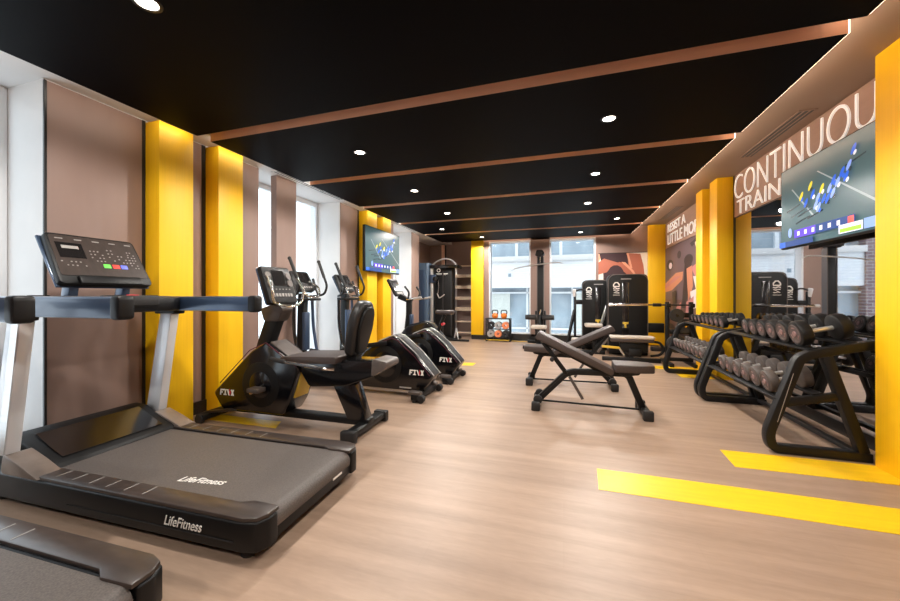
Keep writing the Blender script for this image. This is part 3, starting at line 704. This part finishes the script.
MB().box(-.10, .24, -.105, -.1, 1.735, 1.755).box(-.06, .20, -.105, -.1, 1.715, 1.722).build('logo_bar', LOGO, t)
MB().tube([(-.20, -.1, 1.97), (-.10, -.1, 2.06), (.12, -.1, 2.15), (.32, -.1, 2.12), (.46, -.1, 1.99)], .022, 10, .1).build('pull_up_bar', SILV, t)
g = MB().box(-.25, -.05, -.27, -.17, 1.50, 1.72, bev=.03).build('pulley_trolley', STEEL, t)
MB().cyl((-.05, -.29, 1.60), (-.05, -.23, 1.60), .07, n=24, bev=.008).build('pulley_wheel', GLOSS, g)
MB().tube([(.02, -.26, 1.58), (.05, -.28, 1.42), (.02, -.27, 1.22)], .009, 8, .05).build('cable', CHROME, t)
MB().tube([(.0, -.27, 1.22), (.06, -.28, 1.10), (.16, -.28, 1.16), (.20, -.27, 1.20)], .014, 8, .03).build('cable_handle', SILV, t)
for x in (.10, .34): MB().box(x-.02, x+.02, -.118, -.10, .10, 1.8).build('guide_rod', RUB, t)
MB().box(-.60, .50, -.30, .30, 0, .08, bev=.012).build('base', BLACK, t)
MB().box(.44, .86, -.32, -.24, .0, .05, bev=.01).build('base_foot', FRAME, t)
MB().bar((.46, -.28, .03), (.50, -.2, .32), .03, .03).bar((.58, -.28, .03), (.50, -.2, .32), .03, .03).build('brace', SILV, t)

# ---------------- wall bars
t = thing('wall_bars', 'wooden stall bars with grey uprights in the alcove beside the yellow back column', 'wall bars', (-2.80, 10.1, 0))
for x in (-.34, -.20, .40): MB().box(x-.022, x+.022, -.05, .04, 0, 2.06, bev=.006).build('upright', SILV, t)
for z, h in ((2.02, .035), (1.73, .09), (1.41, .09), (1.09, .09), (.78, .10), (.42, .045), (.10, .045)):
    MB().prism(rrect(-.065, -.02, z-h/2, z+h/2, .015), 'x', -.35, .42).build('rung', WOOD, t)
    if h > .05:
        m = MB()
        m.box(-.18, .40, -.0665, -.064, z-.02, z-.014); m.box(-.18, .40, -.0665, -.064, z+.014, z+.02); m.build('rung_groove', GREY, t)

# ---------------- small rack with rollers and kettlebells
t = thing('storage_rack', 'small black two-tier rack below the left back window', 'rack', (-1.60, 9.22, 0))
for x in (-.30, .30):
    MB().bar((x, -.10, .0), (x, -.10, .57), .03, .03).bar((x, .12, .0), (x, .12, .57), .03, .03).bar((x, -.12, .015), (x, .14, .015), .03, .03).bar((x, -.12, .555), (x, .14, .555), .03, .03).build('side_frame', FRAME, t)
MB().box(-.32, .32, -.13, .14, .565, .585, bev=.004).build('top_shelf', BLACK, t)
for z in (.10, .315): MB().box(-.285, .285, -.11, .12, z-.012, z, bev=.003).build('shelf', FRAME, t)
MB().box(-.29, .29, -.125, -.112, .035, .05).build('yellow_edge', YPIN, t)
fr = None
GR = MATS['grey_plastic']
cols = {'orange': ORANGE, 'grey': mat('pale_grey_foam', (170, 166, 164), .6), 'black': RUB}
rolls = [(-.19, .10, 'grey', 'left'), (0, .10, 'orange', 'centre'), (.19, .10, 'black', 'right'), (-.19, .315, 'black', 'left'), (0, .315, 'grey', 'centre'), (.19, .315, 'orange', 'right')]
for x, z, c, w in rolls:
    o = MB().lathe([(.03, -.09), (.085, -.09), (.092, -.082), (.092, .082), (.085, .09), (.03, .09), (.03, -.09)], (0, 0, 0), (0, 1, 0), 22).build('foam_roller', cols[c])
    o.location = (-1.60+x, 9.22, z+.0925)
    tag(o, f'{c} foam roller end-on, at {w} of the small rack\'s {"lower" if z < .2 else "upper"} shelf', 'foam roller', 'rollers in the small rack')
def kettle(label):
    t = thing('kettlebell', label, 'kettlebell', (-1.69, 9.22, .586), 0, 'kettlebells on the small rack')
    MB().lathe([(0, 0), (.05, 0), (.075, .03), (.082, .07), (.065, .115), (.03, .135), (0, .137)], n=22).build('bell', ORANGE2, t)
    MB().tube([(-.062, 0, .10), (-.078, 0, .16), (-.055, 0, .205), (.055, 0, .205), (.078, 0, .16), (.062, 0, .10)], .014, 10, .04).build('handle', BLACK, t)
    return t
k = kettle('orange kettlebell with black handle, left one on top of the small rack')
dup(k, (-1.46, 9.22, .586), 0, 'orange kettlebell with black handle, right one on top of the small rack')

# ---------------- lat pulldown between the back windows
t = thing('lat_pulldown', 'black lat pulldown machine with long curved silver bar between the back windows', 'pulldown machine', (-.54, 9.0, 0))
MB().box(-.075, .065, .0, .14, .05, 2.20, bev=.012).build('mast', FRAME, t)
MB().box(-.085, -.072, -.01, .15, .1, 2.1).box(.066, .082, -.01, .15, .1, 2.1).build('mast_edge', GREY, t)
o = MB().prism(rpoly([(-.12, 2.12), (.06, 2.12), (.10, 2.18), (.06, 2.26), (-.09, 2.26)], .03), 'y', -.14, .16, bev=.012).build('pulley_head', BLACK, t)
MB().cyl((-.02, -.16, 2.16), (-.02, -.10, 2.16), .07, n=22, bev=.008).build('pulley_wheel', RUB, o)
MB().cyl((.0, -.13, 1.95), (.0, -.13, 2.12), .008, n=8).build('cable', CHROME, t)
MB().tube([(-.69, -.13, 1.79), (-.56, -.13, 1.835), (-.34, -.13, 1.875), (0, -.13, 1.915), (.30, -.13, 1.945), (.46, -.13, 1.945), (.52, -.13, 1.915)], .014, 10, .1).build('pulldown_bar', SILV, t)
MB().box(-.13, .12, .0, .2, .05, .80, bev=.02).build('weight_stack', BLACK, t)
MB().box(-.06, .05, -.95, .1, .02, .09, bev=.01).build('base_beam', FRAME, t)
MB().box(-.32, .30, -.98, -.88, .0, .07, bev=.012).box(-.32, .30, .08, .18, .0, .07, bev=.012).build('base_crossbar', FRAME, t)
MB().box(-.04, .04, -.62, -.54, .08, .42, bev=.01).build('seat_post', FRAME, t)
MB().prism(rrect(-.17, .17, -.76, -.40, .05), 'z', .42, .49, bev=.02, seg=3).build('seat', LLEATH, t)
MB().bar((0, -.34, .09), (0, -.30, .72), .06, .06).build('knee_post', FRAME, t)
for s in (-1, 1): MB().cyl((s*.06, -.32, .66), (s*.33, -.32, .66), .06, n=18, bev=.012).build('knee_roller', BLEATH, t)
MB().tube([(0, -.32, .72), (.02, -.34, .80), (.03, -.34, .84)], .016, 8).build('adjust_lever', CHROME, t)

# ---------------- weight machines
def shroud(t, x0, x1, y0, y1, z1, slot, logo_x, m=GLOSS):
    b = MB(); pl = rpoly([(x0, .06), (x1, .06), (x1, z1), (x0, z1)], .10, 6)
    b.prism(pl, 'y', y0, y1, bev=.02, seg=3)
    o = b.build('weight_shroud', BLACK, t)
    MB().strip([(x0+.004, .10), (x0+.004, z1-.10), (x0+.05, z1-.03), (x0+.12, z1-.004), (x1-.12, z1-.004), (x1-.05, z1-.03), (x1-.004, z1-.10), (x1-.004, .1)], .014, y0-.004, y0+.03, .06, bev=.003).build('edge_trim', GREY, o)
    MB().box(slot-.06, slot+.06, y0-.002, y0+.02, .35, z1-.16, bev=.004).build('stack_slot', SCREEN, o)
    MB().box(slot-.02, slot+.015, y0-.03, y0, .55, .62, bev=.006).box(slot-.05, slot+.05, y0-.015, y0, .62, .66, bev=.004).build('selector_pin', YPIN, o)
    lx, lz = logo_x+.03, z1-.16
    b = MB(); b.strip([(lx-.05, lz-.075), (lx-.05, lz-.04), (lx-.02, lz), (lx+.02, lz), (lx+.05, lz-.04), (lx+.05, lz-.075), (lx-.05, lz-.075)], .02, y0-.004, y0+.001, bev=0)
    b.strip([(lx-.055, lz-.11), (lx-.02, lz-.10), (lx+.02, lz-.12), (lx+.055, lz-.11)], .018, y0-.004, y0+.001, bev=0)
    b.strip([(lx-.05, lz-.145), (lx+.05, lz-.145), (lx-.045, lz-.20), (lx+.05, lz-.20)], .018, y0-.004, y0+.001, bev=0)
    b.box(lx-.06, lx+.06, y0-.004, y0+.001, lz-.245, lz-.238)
    b.build('upright_logo', LOGO, o)
    MB().box(slot-.08, slot+.10, y0-.004, y0, z1-.10, z1-.085).build('top_badge', KNOB, o)
    return o
t = thing('chest_press', 'black chest press machine in front of the right back window', 'weight machine', (.65, 8.35, 0))
shroud(t, -.27, .27, -.12, .28, 1.50, .04, -.17)
MB().bar((-.42, -.12, 1.24), (-.42, -.12, .10), .05, .06).bar((-.43, -.12, .86), (-.60, -.30, .06), .05, .05).build('lever_frame', FRAME, t)
MB().box(-.42, -.26, -.14, -.08, .98, 1.08, bev=.01).build('lever_bridge', FRAME, t)
MB().cyl((-.43, -.12, 1.15), (-.44, -.16, 1.30), .035, n=14, bev=.006).build('lever_cap', WSILV, t)
MB().tube([(-.42, -.14, 1.26), (-.32, -.16, 1.30), (-.20, -.18, 1.28)], .016, 8, .04).build('handle', RUB, t)
MB().prism(rrect(-.24, .10, -.60, -.26, .05), 'z', .53, .60, bev=.02, seg=3).build('seat', LLEATH, t)
MB().box(-.10, -.02, -.48, -.40, .06, .54, bev=.01).build('seat_post', FRAME, t)
MB().bar((.09, -.30, .60), (.20, -.24, .96), .04, .05).build('back_lever', SILV, t)
MB().box(-.62, .13, -.62, -.54, .0, .07, bev=.012).box(-.06, .02, -.6, .2, .02, .09, bev=.01).box(-.62, .30, .1, .18, 0, .07, bev=.012).build('base_frame', FRAME, t)
MB().prism(rrect(-.50, -.08, -.52, -.30, .04), 'z', .22, .29, bev=.02).build('foot_pad', LLEATH, t)
MB().box(-.30, -.24, -.45, -.37, .06, .22, bev=.006).build('pad_post', FRAME, t)

t = thing('leg_curl', 'black leg machine with long flat pad, in front of the crossed arms picture', 'weight machine', (1.16, 7.75, 0))
shroud(t, -.34, .36, -.12, .22, 1.58, -.03, -.22)
MB().prism(rrect(-.36, .36, -.72, -.44, .05), 'z', .40, .445, bev=.016, seg=3).build('pad', LLEATH, t)
MB().prism(rrect(-.35, .35, -.71, -.45, .05), 'z', .34, .40, bev=.01).build('pad_base', LEATH, t)
MB().box(-.20, .26, -.62, -.52, .16, .34, bev=.02).box(-.05, .15, -.66, -.20, .08, .22, bev=.02).build('pad_frame', FRAME, t)
MB().box(-.50, .44, -.72, -.64, .0, .07, bev=.012).box(-.06, .02, -.7, .2, .02, .085, bev=.01).box(-.30, .40, .1, .18, 0, .07, bev=.012).build('base_frame', FRAME, t)
MB().bar((-.50, -.66, .25), (-.20, -.66, .23), .06, .04, .01).build('yellow_handle', YPIN, t)
MB().bar((-.22, -.6, .24), (-.12, -.6, .09), .05, .03).build('handle_stay', SILV, t)
MB().bar((-.40, -.58, .38), (-.56, -.58, .12), .03, .04).build('angled_stay', GREY, t)
MB().tube([(.30, -.6, .36), (.45, -.6, .34), (.52, -.6, .22), (.45, -.6, .12), (.30, -.6, .10)], .022, 10, .05).build('roller_arm', FRAME, t)
MB().box(.36, .66, -.40, -.28, .16, .24, bev=.01).build('side_beam', RAILM, t)
MB().box(.36, .66, .0, .08, .46, .64, bev=.01).build('rear_beam', BLACK, t)

# ---------------- barbell stand with barbell
t = thing('barbell_stand', 'black barbell stand with hanging weight plates in the right corner past the dumbbell racks', 'barbell rack', (1.78, 6.98, 0))
for x in (-.10, .25):
    u = MB().box(x-.03, x+.03, -.03, .03, .0, 1.06, bev=.006).build('upright', FRAME, t)
    MB().box(x-.035, x+.035, -.09, -.02, .97, .996, bev=.005).box(x-.035, x+.035, -.09, -.075, .97, 1.035, bev=.004).build('bar_hook', FRAME, u)
    MB().box(x-.035, x+.035, -.30, .32, .0, .06, bev=.01).build('foot', FRAME, t)
MB().box(-.10, .25, -.025, .025, .52, .60, bev=.008).box(-.10, .25, -.025, .025, .06, .12, bev=.008).build('crossbar', FRAME, t)
for x, z, r in ((.02, .84, .11), (.14, .66, .12), (.02, .36, .15)):
    p = MB().lathe([(.02, -.03), (r*.92, -.03), (r, -.022), (r, .022), (r*.92, .03), (.02, .03)], (x, -.08, z), (0, 1, 0), 28).build('weight_plate', RUB, t)
    MB().cyl((x, -.13, z), (x, .0, z), .018, n=12).build('plate_peg', CHROME, p)
MB().box(-.10, .25, -.02, .02, .80, .88, bev=.006).box(-.10, .25, -.02, .02, .34, .38, bev=.006).build('peg_rail', FRAME, t)
t = thing('barbell', 'long barbell with bright silver sleeve lying across the barbell stand', 'barbell', (1.42, 6.932, 1.010))
MB().cyl((-.46, 0, 0), (.58, 0, 0), .013, n=12).build('shaft', RUB, t)
MB().cyl((-.62, 0, 0), (-.04, 0, 0), .021, n=14, bev=.003).build('sleeve', CHROME, t)
MB().cyl((-.66, 0, 0), (-.60, 0, 0), .028, n=14, bev=.004).build('end_cap', SILV, t)
MB().cyl((.03, 0, 0), (.16, 0, 0), .028, n=14, bev=.006).build('collar', BLACK, t)

# ---------------- adjustable benches (local x along bench, seat at +x)
def make_bench(label):
    t = thing('weight_bench', label, 'weight bench', (-.005, 3.95, 0), 0, 'adjustable benches in the middle of the floor')
    MB().strip([(-.27, .05), (.02, .355), (.10, .385), (.58, .395), (.62, .37), (.755, .03)], .062, -.035, .035, .05, bev=.008).build('main_frame', FRAME, t)
    MB().strip([(-.235, .10), (.03, .375), (.12, .405), (.46, .412)], .008, -.037, .037, .05, bev=0).build('frame_highlight', RUB, t)
    f = MB().box(-.30, -.235, -.20, .20, .02, .085, bev=.012).build('wheel_foot', FRAME, t)
    for s in (-1, 1):
        MB().box(-.31, -.225, s*.185-.03, s*.185+.03, .0, .09, bev=.012).build('foot_cap', RUB, f)
        MB().cyl((-.25, s*.13-.02, .10), (-.25, s*.13+.02, .10), .045, n=18, bev=.006).build('transport_wheel', RUB, f)
    f = MB().box(.72, .79, -.20, .20, .015, .08, bev=.012).build('rear_foot', FRAME, t)
    for s in (-1, 1): MB().box(.71, .80, s*.19-.03, s*.19+.03, 0, .095, bev=.012).build('foot_cap', RUB, f)
    MB().bar((-.25, .0, .06), (.74, .0, .05), .022, .018).build('floor_tie', FRAME, t)
    MB().prism(rpoly([(.455, .385), (.478, .44), (-.245, .795), (-.285, .73)], .02), 'y', -.14, .14, bev=.02, seg=3).build('backrest', LEATH, t)
    MB().bar((.43, 0, .37), (-.20, 0, .68), .05, .035).build('backrest_rail', FRAME, t)
    pl = rpoly([(.475, -.15), (.70, -.14), (.835, -.10), (.835, .10), (.70, .14), (.475, .15)], .03)
    MB().prism(pl, 'z', .425, .50, bev=.02, seg=3).build('seat', LEATH, t)
    MB().prism([(.50, .43), (.74, .43), (.70, .39), (.56, .37)], 'y', -.05, .05, bev=.008).build('seat_bracket', FRAME, t)
    for y in (-.045, .045): MB().bar((-.205, y, .675), (.03, y, .36), .012, .035).build('adjust_strut', FRAME, t)
    MB().bar((.06, 0, .33), (.19, 0, .105), .03, .028).build('adjust_ladder', GREY, t)
    MB().cyl((-.11, -.13, .52), (-.11, .05, .52), .014, n=10).cyl((-.11, -.15, .52), (-.11, -.10, .52), .022, n=12, bev=.004).build('adjust_handle', RUB, t)
    return t
b1 = make_bench('nearer brown padded weight bench mid floor, backrest raised towards the left')
dup(b1, (.325, 4.98, 0), PI, 'farther brown padded weight bench mid floor, backrest raised towards the right')

# ---------------- dumbbell racks (local y = 0 at near end)
def make_rack(label, L):
    t = thing('dumbbell_rack', label, 'dumbbell rack', (0, 3.27, 0), 0, 'dumbbell racks before the mirror')
    for y in (0, L-.07):
        path = [(2.05, .035), (1.48, .035), (1.46, .14), (1.645, .705), (1.72, .745), (2.08, .83)]
        fr = MB().strip(path, .062, y, y+.07, .10, bev=.006).build('end_frame', FRAME, t)
        MB().strip([(2.01, .06), (1.80, .74)], .062, y+.004, y+.066, bev=.006).build('rear_leg', FRAME, fr)
        MB().strip([(1.56, .375), (1.885, .452)], .055, y+.01, y+.06, bev=.005).build('cross_arm', FRAME, fr)
        MB().strip([(1.505, .235), (1.60, .60)], .004, y-.0015 if y == 0 else y+.069, y+.001 if y == 0 else y+.0715, bev=0).build('side_mark', KNOB, fr)
    for i, (x, z) in enumerate(((1.73, .775), (1.955, .828), (1.54, .400), (1.76, .452))):
        MB().bar((x, .03, z), (x, L-.03, z), .06, .016, up=(-.23, 0, 1)).build('shelf_rail', FRAME, t)
    MB().bar((1.99, .03, .05), (1.99, L-.03, .05), .05, .03).build('floor_beam', FRAME, t)
    return t
rk = make_rack('two-tier black dumbbell rack nearer the camera, beside the yellow column with the floor stripe', 1.45)
dup(rk, (0, 4.78, 0), 0, 'two-tier black dumbbell rack further back, in front of the pair of yellow columns')
AX = Vector((.965, 0, .235)).normalized()
def make_dumbbell(head, label, loc):      # unit: head radius 0.1, axis along AX, origin at middle of handle
    t = thing('dumbbell', label, 'dumbbell', loc, 0, 'dumbbells on the racks')
    for s in (-1, 1):
        a = AX*s
        h = MB().lathe([(0, .016), (.085, .016), (.098, .024), (.100, .034), (.100, .080), (.094, .092), (.080, .096), (0, .096)], a*.065, a, 28).build('head', head, t)
        MB().lathe([(0, .0955), (.076, .0955), (.074, .0985), (.066, .0985), (.064, .0965), (0, .0965)], a*.065, a, 28).build('face_ring', DFACE, h)
        MB().lathe([(0, .096), (.024, .096), (.022, .102), (0, .103)], a*.065, a, 18).build('end_cap', DFACE2, h)
        x, y = Vector((0, 1, 0)), a.cross(Vector((0, 1, 0)))
        m = MB()
        for k in (0, 1, 2):
            ang = PI*2/3*k+.5
            p = a*.1625+(x*math.cos(ang)+y*math.sin(ang))*.046
            q = (x*-math.sin(ang)+y*math.cos(ang))*.018
            m.bar(p-q, p+q, .008, .003, .0005, up=a)
        m.build('face_mark', DFACE2, h)
    MB().tube([AX*-.105, AX*-.03, AX*.03, AX*.105], [.017, .0175, .0175, .017], 14).build('handle', SILV, t)
    return t
ORD = ['first', 'second', 'third', 'fourth', 'fifth', 'sixth', 'seventh', 'eighth']
proto = {}
def dumbbells(rackname, tier, ylist, rads, xc, zc_rail, head):
    for i, (y, r) in enumerate(zip(ylist, rads)):
        k = r/.1
        lab = f'{"grey" if head is DHEAD2 else "black"} dumbbell, {ORD[i]} from the near end on the {rackname} rack\'s {tier} tier'
        zc = zc_rail + r/AX.x + .009
        loc = (xc, y, zc)
        if head.name not in proto:
            proto[head.name] = make_dumbbell(head, lab, loc); proto[head.name].scale = (k, k, k)
        else: dup(proto[head.name], loc, 0, lab, None, k)
dumbbells('nearer', 'upper', [3.44, 3.63, 3.815, 3.995, 4.165, 4.325], [.097, .093, .088, .083, .079, .075], 1.8425, .8025, DHEAD)
dumbbells('nearer', 'lower', [3.47, 3.655, 3.835, 4.01, 4.18, 4.345], [.086, .084, .082, .080, .078, .076], 1.65, .427, DHEAD2)
dumbbells('farther', 'upper', [4.93+.155*i for i in range(8)], [.070, .068, .066, .063, .060, .057, .054, .052], 1.8425, .8025, DHEAD)
dumbbells('farther', 'lower', [4.96+.156*i for i in range(8)], [.070, .069, .068, .067, .066, .065, .064, .063], 1.65, .427, DHEAD2)

# ---------------- televisions
sF = mat('screen_field', (58, 84, 90), .25, emit=.5); sL = mat('screen_line', (128, 146, 154), .25, emit=.5); sB = mat('screen_blue', (40, 90, 200), .25, emit=.5)
sB2 = mat('screen_light_blue', (120, 150, 220), .25, emit=.5); sY = mat('screen_yellow', (200, 190, 60), .25, emit=.5); sP = mat('screen_purple', (84, 60, 190), .25, emit=.5)
sK = mat('screen_dark', (36, 52, 60), .25, emit=.5); sN = mat('screen_navy', (30, 60, 120), .25, emit=.5); sG = mat('screen_green', (140, 190, 60), .25, emit=.5); sW = mat('screen_white', (214, 220, 232), .25, emit=.5)
def screen_layers():
    random.seed(11)
    ly = [(qd(0, 0, 1, 1), sF), ([(.14, .72), (.155, .72), (.42, .30), (.40, .30)], sL), ([(.44, .80), (.455, .80), (1, .24), (1, .21)], sL)]
    for x, y in ((.14, .36), (.22, .34), (.34, .28), (.08, .44), (.20, .26), (.72, .70)): ly.append(([(x, y), (x+.17, y+.05), (x+.17, y+.065), (x, y+.02)], sK))
    pl = [(.40, .56), (.46, .50), (.52, .46), (.50, .58), (.58, .55), (.56, .44), (.44, .42), (.62, .62), (.38, .66), (.66, .58), (.70, .66), (.76, .70), (.80, .84), (.28, .58), (.62, .48), (.74, .60), (.48, .38), (.34, .48)]
    for i, (x, y) in enumerate(pl):
        ly.append((ell(x, y, .017, .055, 10, rot=-.35), [sB, sB2, sB, sY, sB2][i % 5])); ly.append((ell(x+.012, y-.04, .013, .026, 8, rot=-.3), [sW, sB, sK][i % 3]))
    ly += [(qd(0, .0, .42, .07), sN), (qd(0, .0, .08, .07), sB), (qd(.20, .09, .82, .19), sN), (qd(.20, .09, .45, .19), sP), (qd(.76, .10, .81, .18), REDB), (qd(.68, .02, .88, .11), sW), (qd(.69, .03, .87, .07), sG), (qd(.89, .02, .99, .12), sB2)]
    for k in range(6): ly.append((qd(.24+.085*k, .115, .27+.085*k, .165), sW))
    ly.append((ell(.15, .17, .025, .06), sB2))
    return ly
def tv(label, loc, dirs, W, H, side):
    t = thing('wall_television', label, 'television', loc)
    s = 1 if side == 'left' else -1            # screen faces s*X
    b = MB(); b.box(min(0, -s*.05), max(0, -s*.05), -W/2, W/2, 0, H, bev=.006); b.build('casing', BLACK, t)
    o = (s*.0008, -s*(W/2-.012), .012)
    art('screen', o, dirs, W-.024, H-.024, screen_layers(), t, .0003)
    MB().box(min(-s*.05, -s*.088), max(-s*.05, -s*.088), -.2, .2, H*.3, H*.7, bev=.006).build('wall_bracket', FRAME, t)
tv('flat television showing a ball game, hung on the two yellow columns of the left wall', (-3.20, 6.045, 1.59), LEFTW, 1.33, .785, 'left')
tv('flat television showing a ball game, hung in front of the mirror on the right wall', (2.10, 3.885, 1.63), RIGHTW, 1.235, .785, 'right')

# ================================================================== LIGHT
w = bpy.data.worlds.new('World'); S.world = w; w.use_nodes = True
bg = w.node_tree.nodes['Background']; bg.inputs[0].default_value = (.86, .93, 1.0, 1); bg.inputs[1].default_value = 2.2
def area(name, loc, rot, sx, sy, power, col=(1, 1, 1), portal=False):
    l = bpy.data.lights.new(name, 'AREA'); l.shape = 'RECTANGLE'; l.size = sx; l.size_y = sy; l.energy = power; l.color = col
    if portal: l.cycles.is_portal = True
    o = bpy.data.objects.new(name, l); C.objects.link(o); o.location = loc; o.rotation_euler = rot; return o
for y0, y1 in ((-.1, 1.55), (3.42, 5.05), (6.98, 7.93)):
    area('window_daylight', (-4.0, (y0+y1)/2, 1.4), (0, R(-90), 0), 2.6, y1-y0, 1, portal=True)
for x0, x1 in ((-1.9, -.82), (-.34, .74)):
    area('window_daylight', ((x0+x1)/2, YB+.3, 1.4), (R(-90), 0, 0), x1-x0, 2.4, 1, portal=True)
for x, y in [(a, b) for a, b, c in spots] + added_lamps:
    l = bpy.data.lights.new('downlight_and_added_lamp', 'SPOT'); l.energy = 92; l.spot_size = R(165); l.spot_blend = .25; l.shadow_soft_size = .05; l.color = (1, .94, .87)
    o = bpy.data.objects.new('downlight_and_added_lamp', l); C.objects.link(o); o.location = (x, y, ZR-.02)

for y0, y1 in ((YF, 2.45), (2.6, 9.4)):
    area('cove_strip_lamp', (-3.202, (y0+y1)/2, ZR+.03), (0, R(50), 0), .03, y1-y0, 1.6*(y1-y0), (1, .90, .78))
# ================================================================== CAMERA
cam = bpy.data.cameras.new('camera'); co = bpy.data.objects.new('camera', cam); C.objects.link(co)
co.location = (0, 0, 1.17); co.rotation_euler = (R(90), 0, R(17.5))
cam.sensor_width = 36; cam.lens = 361/900*36; cam.shift_y = -5.0/900; cam.clip_start = .05
S.camera = co
vs = S.view_settings; vs.view_transform = 'Standard'; vs.look = 'None'; vs.gamma = 1; vs.use_curve_mapping = False; vs.exposure = .46
S.cycles.max_bounces = 8; S.cycles.diffuse_bounces = 5; S.cycles.glossy_bounces = 4; S.cycles.transparent_max_bounces = 12
S.cycles.caustics_reflective = False; S.cycles.caustics_refractive = False; S.cycles.sample_clamp_indirect = 6; S.cycles.use_denoising = True
